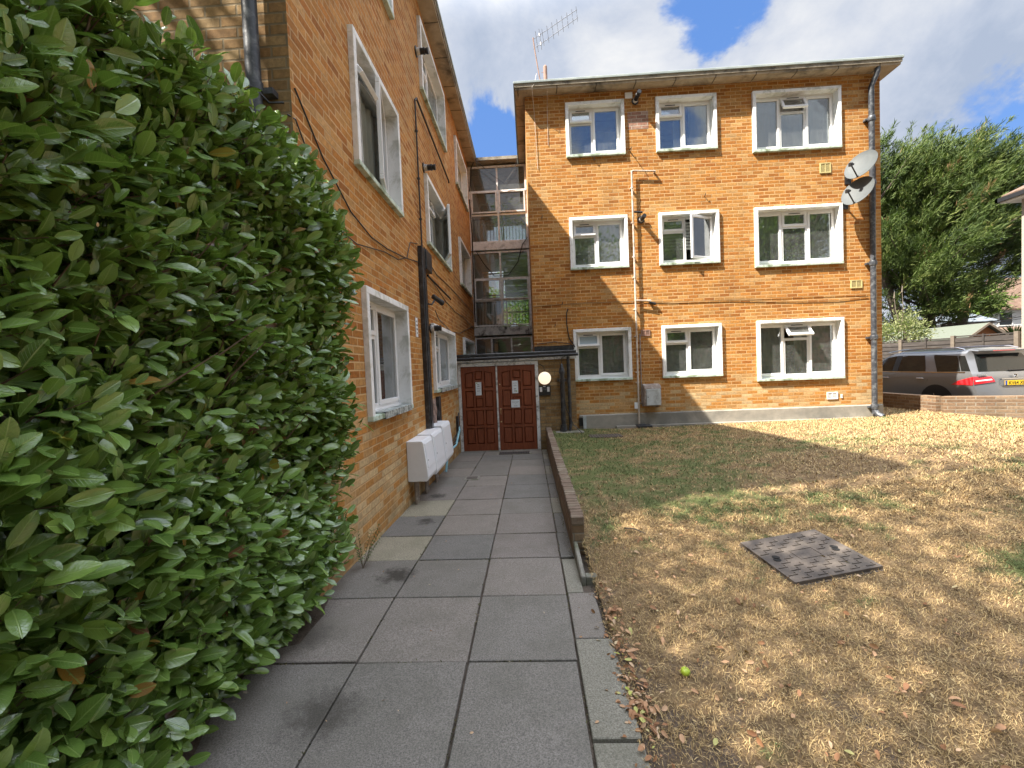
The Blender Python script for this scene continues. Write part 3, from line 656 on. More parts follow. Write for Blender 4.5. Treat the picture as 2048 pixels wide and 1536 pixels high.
    if st.get('plant'):
        q = MB()
        for i in range(16):
            a = i*2.4; q.add([(x0+.92, .24, az0-.02), (x0+.92+.10*math.cos(a)+.02, .24+.06*math.sin(a), az0+.16+.05*math.sin(i)), (x0+.92+.12*math.cos(a), .24+.08*math.sin(a), az0+.07)], [(0, 1, 2)])
        q.build('houseplant', 'apple_green', wnd)
    return wnd
ST = {(0, 0): dict(vent=R(9), curt=[(.5, .98, 0, .55, 'curtain', .012)]), (0, 1): dict(vent=R(9), curt=[(.62, .98, 0, 1, 'curtain', .014), (.33, .48, 0, 1, 'curtain', .012)]),
      (0, 2): dict(vent=R(26), curt=[(.0, .98, 0, .96, 'curtain_grey', .012)]),
      (1, 0): dict(vent=R(10), curt=[(.0, .98, 0, 1, 'curtain_grey', .012)]), (1, 1): dict(case=R(24), blind=1), (1, 2): dict(curt=[(0, .30, .0, 1, 'curtain_grey', .015), (.66, 1, .0, 1, 'curtain', .02)]),
      (2, 0): dict(vent=R(14), frost=1, items=1, curt=[(.50, .98, 0, .9, 'curtain_grey', .01)]), (2, 1): dict(vent=R(7), curt=[(.02, .98, 0, .62, 'curtain_grey', .01)]),
      (2, 2): dict(vent=R(42), plant=1, curt=[(.0, .36, 0, 1, 'curtain_grey', .022), (.52, .68, 0, 1, 'curtain', .02), (.68, 1, 0, 1, 'curtain_grey', .022)])}
for k, a, b, z0, z1, fl, ci in WR: window(k, a, b, z0, z1, 'R', ST[(fl, ci)])
SL = {(1, 0): dict(mx=.36, vent=R(36), case=R(14), curt=[(.02, .98, 0, 1, 'curtain', .02)]), (2, 0): dict(mx=.42, peel=1, curt=[(.02, .98, 0, 1, 'curtain', .02)]),
      (0, 0): dict(mx=.4, curt=[(.02, .98, 0, 1, 'curtain', .02)]), (0, 1): dict(mx=.5, curt=[(.02, .98, 0, 1, 'curtain', .02)]),
      (1, 1): dict(mx=.5, case=R(20), vent=R(12), curt=[(.02, .98, 0, 1, 'curtain', .02)]), (2, 1): dict(mx=.5, peel=1, curt=[(.02, .98, 0, 1, 'curtain', .02)]),
      (0, 2): dict(mx=.5), (1, 2): dict(mx=.5), (2, 2): dict(mx=.5, tz=.5)}
for k, a, b, z0, z1, fl, ci in WL: window(k, a, b, z0, z1, 'L', SL[(fl, ci)])

# ---- glazed stairwell between the wings
SX0, SX1 = WX, .14
def glazing(y, back=False):
    f_ = MB(); pn = []; t = .045; yb = y+.05
    def bar(x0, x1, z0, z1, d=0): f_.box(x0, x1, y-d, yb, z0, z1)
    mid = -.72
    for zt, zb, trs, vent in ((5.93, 3.72, (5.20, 4.52), True), (3.46, 1.27, (2.66, 2.03), False)):
        bar(SX0, SX0+.07, zb, zt, .01); bar(SX1-.06, SX1, zb, zt, .01); bar(SX0+.07, SX1-.06, zt-.05, zt); bar(SX0+.07, SX1-.06, zb, zb+.04)
        bar(mid-.025, mid+.025, zb+.04, zt-.05)
        for tr in trs:
            bar(SX0+.07, mid-.025, tr-.025, tr+.025); bar(mid+.025, SX1-.06, tr-.025, tr+.025)
        zs = [zb+.04, *sorted(trs), zt-.05]
        if vent and not back:   # opening lights in the middle row stand proud of the frame
            for xa, xb in ((SX0+.07, mid-.025), (mid+.025, SX1-.06)): ring(f_, xa+.005, xb-.005, 4.57, 5.19, .04, y-.035, y-.002)
        if not vent and not back:
            for xa, xb in ((SX0+.07, mid-.025), (mid+.025, SX1-.06)): ring(f_, xa+.005, xb-.005, 2.05, 2.64, .03, y-.025, y-.002)
        for a, b in zip(zs[:-1], zs[1:]):
            for xa, xb in ((SX0+.07, mid-.025), (mid+.025, SX1-.06)): pn.append((xa, xb, a+.02, b-.02))
    if not back:
        bar(SX0, SX1, .90, .95); bar(SX0, SX0+.05, .3, .9); bar(SX1-.06, SX1, .3, .9)
        for x in (-1.07, -.48): bar(x-.025, x+.025, .3, .9)
        for xa, xb in ((SX0+.05, -1.095), (-1.045, -.505), (-.455, SX1-.06)): pn.append((xa, xb, .3, .9))
    fr = f_.build('stair_glazing', 'painted_frame', bld)
    for (xa, xb, a, b) in pn:
        q = MB(); q.quad((xa, y+.02, a), (xb, y+.02, a), (xb, y+.02, b), (xa, y+.02, b)); q.build('pane', 'glass_old', fr)
glazing(SY)
SYB = 15.6
glazing(SYB, True)
bd = MB(); bd.box(SX0, SX1, SY-.03, SYB, 3.50, 3.715); bd.build('landing', 'painted_frame', bld)
bd = MB(); bd.box(SX0, SX1, SY-.05, SYB, 1.0, 1.24); bd.build('landing', 'peeling_band', bld)
bd = MB(); bd.box(SX0, SX1, SYB, SYB+.1, B0, 1.27); bd.build('stair_back_wall', 'room_white', bld)
sd = MB(); sd.box(SX0-.002, SX0+.02, SY+.08, SYB, B0, ZT); sd.box(SX1-.02, SX1-.002, SY+.08, SYB, B0, ZT); sd.build('stair_side_wall', 'room_white', bld)
rl = MB()
for zb in (3.72, 1.25):
    rl.box(SX0+.03, SX1-.03, SY+.22, SY+.245, zb+.74, zb+.77); rl.box(SX0+.03, SX1-.03, SY+.22, SY+.245, zb+.06, zb+.085)
    for x in np.arange(SX0+.1, SX1-.05, .095): rl.box(x, x+.014, SY+.225, SY+.24, zb, zb+.74)
rl.build('stair_railing', 'black_paint', bld)
sf = MB()
for zb, zt in ((3.72, 4.9), (1.25, 2.5), (1.25, 3.5)):
    n = 7
for zb in (1.25, -1.3):
    for i in range(8):
        sf.box(SX0+.03, -.78, 13.3+i*.24, 13.3+(i+1)*.24, zb+.155*i, zb+.155*(i+1))
        sf.box(-.70, SX1-.03, 15.2-(i+1)*.24, 15.2-i*.24, zb+1.25+.155*i, zb+1.25+.155*(i+1)-.01)
sf.build('stair_flight', 'room_white', bld)
hr = MB(); hr.tube([(-.74, 13.3, 2.1), (-.74, 15.2, 3.4)], .02, 6); hr.tube([(-.74, 15.2, 4.3), (-.74, 13.4, 5.4)], .02, 6); hr.build('handrail', 'painted_steel', bld)

# ---- entrance porch
pw = MB()
PZ = .27
pw.quad((.20, PY, B0), (1.0, PY, B0), (1.0, PY, PZ-.10), (.20, PY, PZ-.10)); pw.quad((1.0, PY, B0), (1.0, D, B0), (1.0, D, PZ-.1), (1.0, PY, PZ-.1)); pw.quad((.20, PY, B0), (.20, PY+.2, B0), (.20, PY+.2, PZ-.1), (.20, PY, PZ-.1))
pw.build('porch_wall', 'brick_buff', bld)
pr = MB(); pr.box(WX+.002, 1.02, PY-.03, SY-.002, PZ-.11, PZ+.01); pr.build('porch_soffit', 'painted_steel', bld)
pr = MB(); pr.box(WX+.002, 1.03, PY-.06, SY-.002, PZ+.01, PZ+.075); pr.build('porch_roof', 'black_paint', bld, bevel=.012)
gt = MB(); gt.tube([(WX+.01, PY-.10, PZ-.035), (-.4, PY-.102, PZ-.03), (1.06, PY-.10, PZ-.02)], .035, 10)
for x in (-1.2, -.5, .2, .85): gt.box(x, x+.02, PY-.14, PY-.03, PZ-.04, PZ+.0)
gt.build('gutter', 'black_plastic', bld, smooth=True)
fh = MB(); fh.box(.14, 1.02, D-.04, D-.004, PZ+.075, PZ+.2); fh.prism([(WX+.004, 12.7, .345), (WX+.004, 12.0, .345), (WX+.004, 12.7, .44)], 0, (1.7, 0, 0)); fh.build('flashing', 'black_paint', bld)
dt = MB(); dt.box(-1.2, -.15, 11.2, 11.5, PZ+.076, PZ+.10); dt.tube([(-1.35, 10.1, PZ+.09), (-.7, 10.3, PZ+.1), (-.3, 10.2, PZ+.09)], .012, 5); dt.build('roof_debris', 'bark', bld)
# door set
ZD = pz(9.35)-.005; TD = .062
df = MB(); df.box(-1.565, -1.505, PY-.03, PY+.08, ZD, TD+.01); df.box(.125, .195, PY-.03, PY+.08, ZD, TD+.01); df.box(-1.565, .195, PY-.032, PY+.08, TD+.01, TD+.085); df.box(-.735, -.700, PY-.025, PY+.03, ZD+.01, TD+.01)
df.build('door_frame', 'painted_steel', bld, bevel=.003)
th = MB(); th.box(-1.565, .195, PY-.06, PY+.08, ZD-.05, ZD+.012); th.build('threshold', 'concrete_edge', bld)
def leaf(x0, x1, nm):
    W = x1-x0; z0 = ZD+.018; z1 = TD+.005; H = z1-z0; y = PY+.012
    m = MB(); y += .008; m.box(x0, x1, y, y+.03, z0, z1)
    xs_ = [x0+W*a for a in (0, .105, .345, .395, .615, .665, .905, 1.)]
    zf = lambda a: z1-H*a
    rails = [0, .05, .25, .285, .485, .515, .70, .73, .92, 1.0]
    yb, yf = y-.028, y
    for i in (0, 2, 4, 6): m.box(xs_[i], xs_[i+1], yb, yf+.001, z0, z1)
    for ci in (1, 3, 5):
        a, b = xs_[ci], xs_[ci+1]
        rr = [(0, .055), (.25, .285), (.485, .515), (.70, .73), (.92, 1.)] if ci != 3 else [(0, .05), (.155, .19), (.335, .37), (.485, .515), (.70, .73), (.92, 1.)]
        for (t, b_) in rr: m.box(a, b, yb+.001, yf, zf(b_), zf(t))
        for (t, b_) in zip([q[1] for q in rr[:-1]], [q[0] for q in rr[1:]]):
            zt, zb = zf(t), zf(b_); zl = zr = zt
            if t < .06:
                if ci == 1: zl = zt-.035
                if ci == 5: zr = zt-.035
                m.add([(a, yb+.001, zl), (a, yb+.001, zt), (b, yb+.001, zt), (b, yb+.001, zr)], [(0, 1, 2, 3)])
            g_ = .004; c = .024
            o = [(a+g_, y, zb+g_), (b-g_, y, zb+g_), (b-g_, y, zr-g_), (a+g_, y, zl-g_)]
            q = [(a+c, y-.021, zb+c), (b-c, y-.021, zb+c), (b-c, y-.021, zr-c), (a+c, y-.021, zl-c)]
            m.add(o+q, [(4, 5, 6, 7), (0, 1, 5, 4), (1, 2, 6, 5), (2, 3, 7, 6), (3, 0, 4, 7)])
    d = m.build('door', 'door_wood', bld)
    return d
dl = leaf(-1.50, -.738, 'l'); dr = leaf(-.697, .122, 'r')
lk = MB()
for z, r_ in ((-.34, .016), (-.88, .018), (-1.16, .018)): lk.lathe([(0, r_), (.008, r_), (.012, r_*.6)], (-.655, PY, z), (0, -1, 0), 14)
lk.build('lock', 'brass', dr, smooth=True)
lk = MB(); lk.tube([(-.655, PY, -.9), (-.655, PY-.035, -.9), (-.652, PY-.035, -.98), (-.652, PY, -1.0)], .006, 6); lk.build('door_handle', 'brass', dr)
# letter plate gap on the right leaf
lp = MB(); lp.box(-.40, -.245, PY-.004, PY+.002, -.60, -.575); lp.build('letter_slot', 'black_paint', dr)

# ---- pipes fixed to the building
def pipe(name, pts, r, mat, collars=(), cr=1.3, n=12, cl=.05):
    m = MB(); m.tube(pts, r, n)
    for q in collars: m.lathe([(-cl/2, r*cr), (-cl/4, r*cr*1.05), (cl/4, r*cr*1.05), (cl/2, r*cr)], q, (0, 0, 1), n)
    return m.build(name, mat, bld, smooth=True)
dp = MB(); X = 7.50; Y = D-.095
dp.tube([(X+.06, D-.2, ZT-.0), (X+.05, D-.19, ZT-.10), (X, Y, ZT-.32), (X, Y, -1.32)], .052, 14)
for z in (5.0, 3.66, 1.95, .35, -1.16):
    dp.lathe([(-.05, .064), (-.03, .070), (.03, .070), (.05, .064)], (X, Y, z), (0, 0, 1), 14); dp.box(X-.11, X+.11, Y+.02, D-.002, z-.02, z+.02)
dp.tube([(X, Y, -1.24), (X+.02, Y-.06, -1.33), (X+.06, Y-.16, -1.37)], .06, 14); dp.build('downpipe', 'iron_pipe', bld, smooth=True)
q = MB(); q.lathe([(0, .045), (.004, .045)], (X+.066, Y-.172, -1.376), (.37, -1, -.2), 14); q.build('pipe_mouth', 'hole_black', bld)
wc = MB(); wc.tube([(X+.11, D-.02, 4.05), (X+.13, D-.02, 4.02), (X+.13, D-.012, 3.3), (X+.10, D-.012, 1.5), (X+.12, D-.012, .2), (X+.11, D-.012, -1.35)], .007, 6); wc.build('cable', 'black_plastic', bld)
wp = MB(); X = 2.415; Y = D-.075
wp.tube([(X, Y, 4.22), (X, Y, -1.36)], .020, 10); wp.tube([(X, Y, 4.2), (X+.03, Y, 4.215), (2.92, Y, 4.18)], .018, 8); wp.tube([(2.92, Y, 4.18), (2.92, D, 4.18)], .022, 8)
wp.tube([(X, Y, 1.39), (2.73, Y-.02, 1.37)], .018, 8); wp.tube([(2.73, Y-.03, 1.37), (2.73, D, 1.37)], .026, 8)
for z in (3.85, 3.1, 2.35, 1.9, 1.2, .6, -.2, -.43, -.95): wp.lathe([(-.02, .027), (.02, .027)], (X, Y, z), (0, 0, 1), 10); wp.box(X-.035, X+.01, Y, D-.001, z-.012, z+.012)
wp.build('waste_pipe', 'copper_white', bld, smooth=True)
q = MB(); q.tube([(2.62, Y-.02, 3.30), (2.44, Y-.02, 3.32)], .024, 8); q.tube([(2.73, D-.05, 1.33), (2.86, D-.05, 1.30)], .03, 8); q.build('pipe_bend', 'black_plastic', bld)
q = MB(); q.box(2.33, 2.66, D-.26, D-.04, lz(2.5, 9.6)-.02, -1.375); q.box(2.40, 2.55, D-.2, D-.06, -1.375, -1.355); q.build('gully', 'black_plastic', bld, bevel=.008)
# thin vertical service pipe right of the waste pipe
q = MB(); q.tube([(2.50, D-.03, .66), (2.50, D-.03, -.9)], .013, 8); q.tube([(2.50, D-.03, -.96), (2.62, D-.10, -.96), (2.86, D-.10, -.98)], .012, 8); q.tube([(2.43, D-.05, -.90), (2.62, D-.05, -.90)], .014, 8)
for z in (.6, .3, -.24, -.8): q.lathe([(-.012, .02), (.012, .02)], (2.50, D-.03, z), (0, 0, 1), 8)
q.build('service_pipe', 'rusty_grey', bld)
# cast pipes at the porch
cpz = lz(.8, 9.25)
q = MB(); q.tube([(.70, PY-.12, cpz), (.70, PY-.12, -.10)], .050, 14); q.lathe([(0, .062), (.04, .066), (.08, .060), (.14, .040), (.20, .028), (.22, .01)], (.70, PY-.12, -.16), (0, 0, 1), 14)
q.lathe([(-.03, .07), (.03, .07)], (.70, PY-.12, -.30), (0, 0, 1), 14); q.box(.6, .80, PY-.10, PY-.001, -.32, -.27)
q.lathe([(0, .085), (.05, .08), (.09, .07), (.16, .065)], (.70, PY-.12, cpz), (0, 0, 1), 14); q.build('soil_pipe', 'black_paint', bld, smooth=True)
q = MB(); q.tube([(.85, PY-.06, PZ-.06), (.85, PY-.06, .05), (.855, PY-.055, cpz+.12), (.83, PY-.08, cpz+.02)], .034, 12)
for z in (.02, -.8): q.lathe([(-.03, .042), (.03, .042)], (.853, PY-.057, z), (0, 0, 1), 12)
q.build('downpipe', 'black_paint', bld, smooth=True)
q = MB(); q.box(.52, 1.12, PY-.30, PY-.005, cpz-.03, cpz+.012); q.build('pipe_slab', 'concrete_edge', bld, bevel=.01)
q = MB(); q.tube([(.95, PY-.05, PZ+.04), (.70, PY-.09, PZ-.1), (.72, PY-.14, -.55), (.76, PY-.16, -.9), (.90, PY-.24, -1.25), (1.06, PY-.4, lz(1.06, 9.)+.01), (1.02, PY-.45, lz(1.0, 8.95)+.01)], .008, 6)
q.tube([(.20, D-.02, .52), (.6, D-.02, .56), (.95, D-.02, .50), (1.03, D-.05, .38)], .008, 6); q.tube([(1.05, D-.06, .42), (.93, D-.02, .62), (.885, D-.02, .95), (.89, D-.02, 1.2), (.93, D-.02, 1.28)], .011, 6)
q.build('cable', 'black_plastic', bld)
q = MB(); pts = [(.12, D-.01, 1.37), (.7, D-.012, 1.385), (1.3, D-.012, 1.40), (2.4, D-.015, 1.38), (3.2, D-.015, 1.33), (4.4, D-.015, 1.31), (5.2, D-.015, 1.26), (6., D-.015, 1.21), (6.8, D-.015, 1.19), (7.44, D-.015, 1.24)]
q.tube(pts, .0065, 6); q.tube([(4.4, D-.012, 1.34), (5.6, D-.012, 1.31), (7.0, D-.012, 1.30), (7.44, D-.012, 1.29)], .004, 6); q.build('cable', 'cable_ochre', bld)
q = MB(); q.quad((2.38, D-.0025, 5.14), (2.83, D-.0025, 5.14), (2.83, D-.0025, 5.52), (2.38, D-.0025, 5.52)); q.build('brick_repair', 'brick_patch', bld)
# left wing cables, trunking, washing-line rods
def lx(y, z, o=.012): return (WX+o, y, z)
q = MB()
q.tube([lx(3.02, 2.02), lx(3.4, 1.72), lx(3.9, 1.48), lx(4.4, 1.40), lx(4.9, 1.42), lx(5.6, 1.50), lx(6.35, 1.62)], .007, 5)
q.tube([lx(3.3, 1.25), lx(4.0, 1.22), lx(4.8, 1.36), lx(5.3, 1.40), lx(5.7, 1.52), lx(5.9, 1.78), lx(6.3, 1.88)], .006, 5)
q.tube([lx(6.75, 1.95), lx(7.0, 1.78), lx(7.6, 1.70), lx(8.6, 1.72), lx(10.2, 1.7), lx(12.6, 1.65)], .007, 5)
q.tube([lx(6.75, 1.6), lx(7.3, 1.5), lx(8.3, 1.35), lx(9.4, 1.28), lx(10.5, 1.3), lx(12.5, 1.2)], .006, 5)
q.tube([lx(6.9, .98, .10), lx(7.6, .92), lx(8.8, .80), lx(9.9, .86), lx(12.6, 1.3)], .007, 5)
q.tube([lx(12.5, 4.9, .05), lx(12.55, 3.9, .08), lx(12.6, 3.0, .06), lx(12.6, 1.4, .05)], .02, 6)
q.build('cable', 'black_plastic', bld)
q = MB(); q.tube([(-1.4, SY-.06, 3.45), (-1.2, SY-.07, 3.1), (-.9, SY-.08, 2.72), (-.5, SY-.08, 2.72), (-.2, SY-.07, 3.1), (-.05, SY-.06, 3.6), (.1, SY-.05, 3.8)], .012, 6)
q.tube([(-1.3, SY-.25, 6.0), (-.8, SY-.2, 5.55), (-.5, SY-.1, 5.35), (-.2, SY-.2, 5.7), (-.08, SY-.25, 6.02)], .006, 5); q.tube([(-1.3, SY-.2, 6.06), (-1.45, SY-.1, 5.85), (-1.52, SY-.08, 5.2)], .02, 6); q.build('cable', 'black_plastic', bld)
q = MB(); q.box(WX+.001, WX+.07, 6.33, 6.52, -.98, 1.86); q.box(WX+.001, WX+.09, 6.52, 6.88, 1.56, 1.86); q.box(WX+.07, WX+.085, 6.36, 6.49, -.98, 1.4); q.build('cable_trunking', 'black_paint', bld, bevel=.006)
q = MB(); q.tube([lx(6.5, 1.86, .03), lx(6.5, 4.05, .03)], .014, 6); q.tube([lx(6.5, 4.05, .03), lx(6.52, 4.09, .05), lx(9.05, 3.97, .05), lx(9.1, 3.93, .05)], .016, 6)
for z in (2.3, 2.9, 3.6): q.lathe([(-.012, .024), (.012, .024)], lx(6.5, z, .03), (0, 0, 1), 8)
q.tube([lx(6.7, 1.5, .05), lx(8.6, 1.45, .05), lx(8.64, 1.43, .05)], .016, 6)
q.build('overflow_pipe', 'black_plastic', bld, smooth=True)
q = MB(); q.box(WX+.001, WX+.06, 7.08, 7.22, -.93, -.42); q.build('cable_trunking', 'black_paint', bld, bevel=.006)
q = MB(); q.box(WX+.001, WX+.05, 8.9, 9.0, -1.5, -.95); q.build('cable_trunking', 'black_paint', bld, bevel=.006)
q = MB(); q.grid(lambda a, b: (WX+.012+.04*math.sin(a*9+b*5)*math.sin(b*7)*math.sin(a*3.1)+.03*math.sin(math.pi*a)*math.sin(math.pi*b), 6.52+.52*a, -1.0+.56*b), 12, 12); q.build('broken_render', 'broken_plaster', bld, smooth=True)
# balanced flues: right wing and left wing
def flue(p, ax, L=.16):
    q = MB(); q.lathe([(0, .075), (.015, .078), (.02, .05)], p, ax, 18); f_ = q.build('boiler_flue', 'black_plastic', bld, smooth=True)
    q = MB(); q.lathe([(.02, .052), (.07, .05)], p, ax, 16); q.build('flue_collar', 'painted_steel', f_, smooth=True)
    q = MB(); q.lathe([(.07, .045), (L*.6, .045), (L*.62, .05), (L*.72, .05), (L*.74, .040), (L*.84, .040), (L*.86, .046), (L, .044)], p, ax, 16); q.build('flue_terminal', 'black_plastic', f_, smooth=True)
flue((2.55, D, 5.73), (.1, -1, .15), .3); flue((2.60, D, 3.16), (.1, -1, .1), .24)
flue((WX, 6.84, 5.0), (1, 0, 0), .2); flue((WX, 6.98, 3.28), (1, 0, 0), .2); flue((WX, 6.93, .70), (1, 0, 0), .18)
# vents and air bricks
def grille(x0, x1, z0, z1, mat='vent_yellow', nm='air_vent', y=D):
    q = MB(); ring(q, x0, x1, z0, z1, .022, y-.02, y-.001); q.box((x0+x1)/2-.008, (x0+x1)/2+.008, y-.018, y-.001, z0+.022, z1-.022)
    n = int((z1-z0-.044)/.018)
    for i in range(n): q.box(x0+.022, x1-.022, y-.014, y-.001, z0+.024+i*.018, z0+.034+i*.018)
    q.build(nm, mat, bld)
grille(6.47, 6.70, 3.95, 4.17); grille(7.09, 7.33, 1.44, 1.62)
grille(2.53, 2.73, .60, .74, 'clay_pipe', 'air_brick'); grille(6.55, 6.78, -.97, -.81, 'render_white', 'air_brick'); grille(6.85, 6.88, -.95, -.87, 'render_white', 'mortar_patch')
q = MB(); q.box(2.335, 2.495, D-.03, D-.001, 5.80, 5.93); q.build('cover_plate', 'upvc', bld, bevel=.006)
q = MB(); q.box(1.17, 1.24, D-.09, D-.029, -1.42, -1.14); q.build('conduit', 'gas_grey', bld); q = MB(); q.box(1.08, 1.165, D-.06, D-.029, -1.36, -1.18); q.build('conduit', 'black_plastic', bld)
q = MB()   # hooks and spikes left in the wall
for x, z in ((.42, 3.32), (.80, 1.39), (2.42, 4.64), (1.62, 4.52), (1.35, 2.08), (.62, .9), (4.0, 3.6)): q.tube([(x, D, z), (x, D-.05, z+.01), (x+.01, D-.055, z+.05)], .008, 5)
q.tube([(2.40, D, 4.70), (2.40, D-.20, 4.66)], .008, 5); q.tube([(.42, D, 3.32), (.42, D-.14, 3.30)], .008, 5)
q.build('wall_hook', 'black_plastic', bld)
# flue stack on roof and near downpipe
q = MB(); q.tube([(.66, 10.4, 6.12), (.66, 10.4, 7.02)], .045, 12); q.lathe([(0, .045), (.02, .047), (.05, .03), (.06, .004)], (.66, 10.4, 7.02), (0, 0, 1), 12); q.build('vent_stack', 'clay_pipe', bld, smooth=True)
q = MB(); q.tube([(-1.78, NY-.08, ZT), (-1.78, NY-.08, -1.6)], .048, 14)
for z in (1.97, 3.6, -.2): q.lathe([(-.03, .058), (.03, .058)], (-1.78, NY-.08, z), (0, 0, 1), 14); q.box(-1.86, -1.66, NY-.07, NY-.001, z-.04, z+.0)
q.build('downpipe', 'iron_pipe', bld, smooth=True)
q = MB(); q.tube([(-1.90, NY-.14, 2.0), (-1.78, NY-.135, 1.97), (-1.70, NY-.05, 1.88), (-1.62, NY-.01, 1.9)], .008, 5); q.tube([(-1.6, NY-.01, 1.82), (WX+.01, NY+.02, 1.80), (WX+.01, 3.3, 1.5)], .006, 5); q.build('cable', 'black_plastic', bld)

# ------------------------------------------------------------------ things fixed to or standing at the building
lamp = thing('wall_lamp', (.33, PY, -.24), 'round bulkhead lamp glowing warm on the porch wall', 'lamp')
q = MB(); q.lathe([(0, .135), (.02, .14), (.03, .138)], (.33, PY-.001, -.24), (0, -1, 0), 32); q.build('base', 'black_plastic', lamp, smooth=True)
q = MB(); q.lathe([(.03, .135), (.05, .138), (.075, .12), (.095, .08), (.10, .02)], (.33, PY-.001, -.24), (0, -1, 0), 32); q.build('lamp_shade', 'lamp_glow', lamp, smooth=True)
q = MB(); q.tube([(.33, PY-.02, -.105), (.325, PY-.015, .0), (.25, PY-.01, .06), (.15, PY-.02, .1)], .007, 5); q.build('cable', 'black_plastic', lamp)
ip = thing('door_entry_panel', (.32, PY, -.5), 'dark entry phone panel with two columns of white call buttons', 'intercom')
q = MB(); q.box(.19, .45, PY-.035, PY-.001, -.62, -.40); q.build('panel', 'black_plastic', ip, bevel=.008)
for x in (.215, .375):
    q = MB()
    for i in range(5): q.box(x, x+.052, PY-.042, PY-.034, -.535+i*.021, -.518+i*.021)
    q.build('button_column', 'upvc', ip)
q = MB(); q.box(.28, .36, PY-.043, PY-.034, -.50, -.435); q.build('speaker_grille', 'iron_pipe', ip)
q = MB(); q.box(.29, .34, PY-.046, PY-.036, -.425, -.412); q.build('name_strip', 'upvc', ip)

def text_obj(parent, s, size, loc, rot, mat, nm='lettering', ex=.0006, align='CENTER', sx=1.):
    cu = bpy.data.curves.new(nm, 'FONT'); cu.body = s; cu.size = size; cu.extrude = ex; cu.align_x = align; cu.space_line = 1.0; cu.resolution_u = 2
    tmp = bpy.data.objects.new('tmp', cu); me = bpy.data.meshes.new_from_object(tmp); bpy.data.objects.remove(tmp); me.name = nm
    me.materials.clear(); me.materials.append(MT[mat]); o = bpy.data.objects.new(nm, me); scene.collection.objects.link(o)
    o.parent = parent; o.location = Vector(loc)-parent_org(parent); o.rotation_euler = rot; o.scale = (sx, 1, 1)
    return o
def notice(x0, x1, z0, z1, label, lines, marks=()):
    y = PY-.006; o = thing('notice', ((x0+x1)/2, y, z0), label, 'notice')
    q = MB(); q.box(x0, x1, y-.014, y-.0105, z0, z1); q.build('sheet', 'paper', o)
    for (s, sz, zz_) in lines: text_obj(o, s, sz, ((x0+x1)/2, y-.015, zz_), (R(90), 0, 0), 'ink')
    for (a, b, c, d, mt) in marks:
        q = MB(); q.box(a, b, y-.016, y-.014, c, d); q.build('printed_mark', mt, o)
notice(-1.185, -1.06, -.56, -.27, 'tall notice with green dot at its upper left on the left door leaf', [('NOTICE', .022, -.42), ('TO ALL\nRESIDENTS', .016, -.46)],
       [(-1.17, -1.145, -.305, -.28, 'ink_green'), (-1.15, -1.105, -.325, -.315, 'ink'), (-1.145, -1.10, -.365, -.352, 'ink')])
notice(-.385, -.255, -.545, -.27, 'tall notice with green dot at its lower right, upper sheet on the right door leaf', [('NOTICE', .022, -.33), ('TO ALL\nRESIDENTS', .016, -.37)],
       [(-.31, -.28, -.51, -.485, 'ink_green'), (-.35, -.30, -.455, -.442, 'ink'), (-.345, -.30, -.50, -.488, 'ink')])
notice(-.42, -.23, -.855, -.685, 'small white PLEASE SHUT door notice, lower sheet on the right door leaf', [('PLEASE SHUT', .026, -.745), ('THE', .018, -.785), ('DOOR', .026, -.83)])

def meterbox(y0, y1, z0, z1, label, vents):
    o = thing('meter_box', (WX, (y0+y1)/2, z0), label, 'meter box', 'white meter boxes low on the left wall')
    d = .26; m = MB()
    prof = [(0, z0), (d-.02, z0), (d, z0+.05), (d-.008, z0+.16), (d-.045, z1-.03), (d-.065, z1), (0, z1)]
    m.prism([(WX+.002+a, y0, b) for a, b in prof], 0, (0, y1-y0, 0)); m.build('cabinet', 'meter_white', o, bevel=.006)
    q = MB(); q.prism([(WX+.002+d-.012, y0+.04, z0+.16), (WX+.002+d-.001, y0+.04, z0+.165), (WX+.002+d-.036, y0+.04, z1-.045), (WX+.002+d-.046, y0+.04, z1-.04)], 0, (0, y1-y0-.09, 0)); q.build('door', 'meter_white', o)
    q = MB(); q.lathe([(0, .010), (.02, .010)], (WX+d-.028, y0+.08, (z0+z1)/2), (1, 0, 0), 10); q.build('lock', 'black_plastic', o)
    pp = MB()
    for yy in (y0+.10, y0+.18): pp.tube([(WX+.07, yy, z0), (WX+.07, yy, pz(yy)-.01)], .022, 8)
    pp.build('supply_pipe', 'rusty_grey', o, smooth=True)
    return o
meterbox(5.28, 5.75, -1.37, -.86, 'nearest and lowest of three white meter boxes on the left brick wall', 0)
meterbox(5.80, 6.42, -1.41, -.85, 'middle white meter box between its two neighbours on the left wall', 0)
meterbox(6.46, 7.08, -1.40, -.82, 'farthest and highest white meter box, below the broken render on the left wall', 0)
hs = MB(); hs.tube([(WX+.05, 8.95, -1.15), (WX+.12, 8.6, -1.2), (WX+.16, 7.9, -1.38), (WX+.12, 7.3, -1.4), (WX+.1, 7.15, -1.7)], .02, 8)
o = hs.build('hose', 'hose_blue', smooth=True, origin=(WX, 7.2, -1.7)); tag(o, 'pale blue hose drooping from the door frame to behind the white boxes', 'hose')
hs = MB()
for k in range(3): hs.tube([(WX+.03, 9.1-.03*k, -.9-.1*k), (WX+.08+.02*k, 8.7, -1.22), (WX+.10+.03*k, 8.0, -1.30-.03*k), (WX+.06, 7.2, -1.36)], .012, 6)
o = hs.build('cable_bundle', 'black_plastic', smooth=True, origin=(WX, 7.2, -1.4)); tag(o, 'tangle of black cables hanging low on the left wall beside the doors', 'cables')

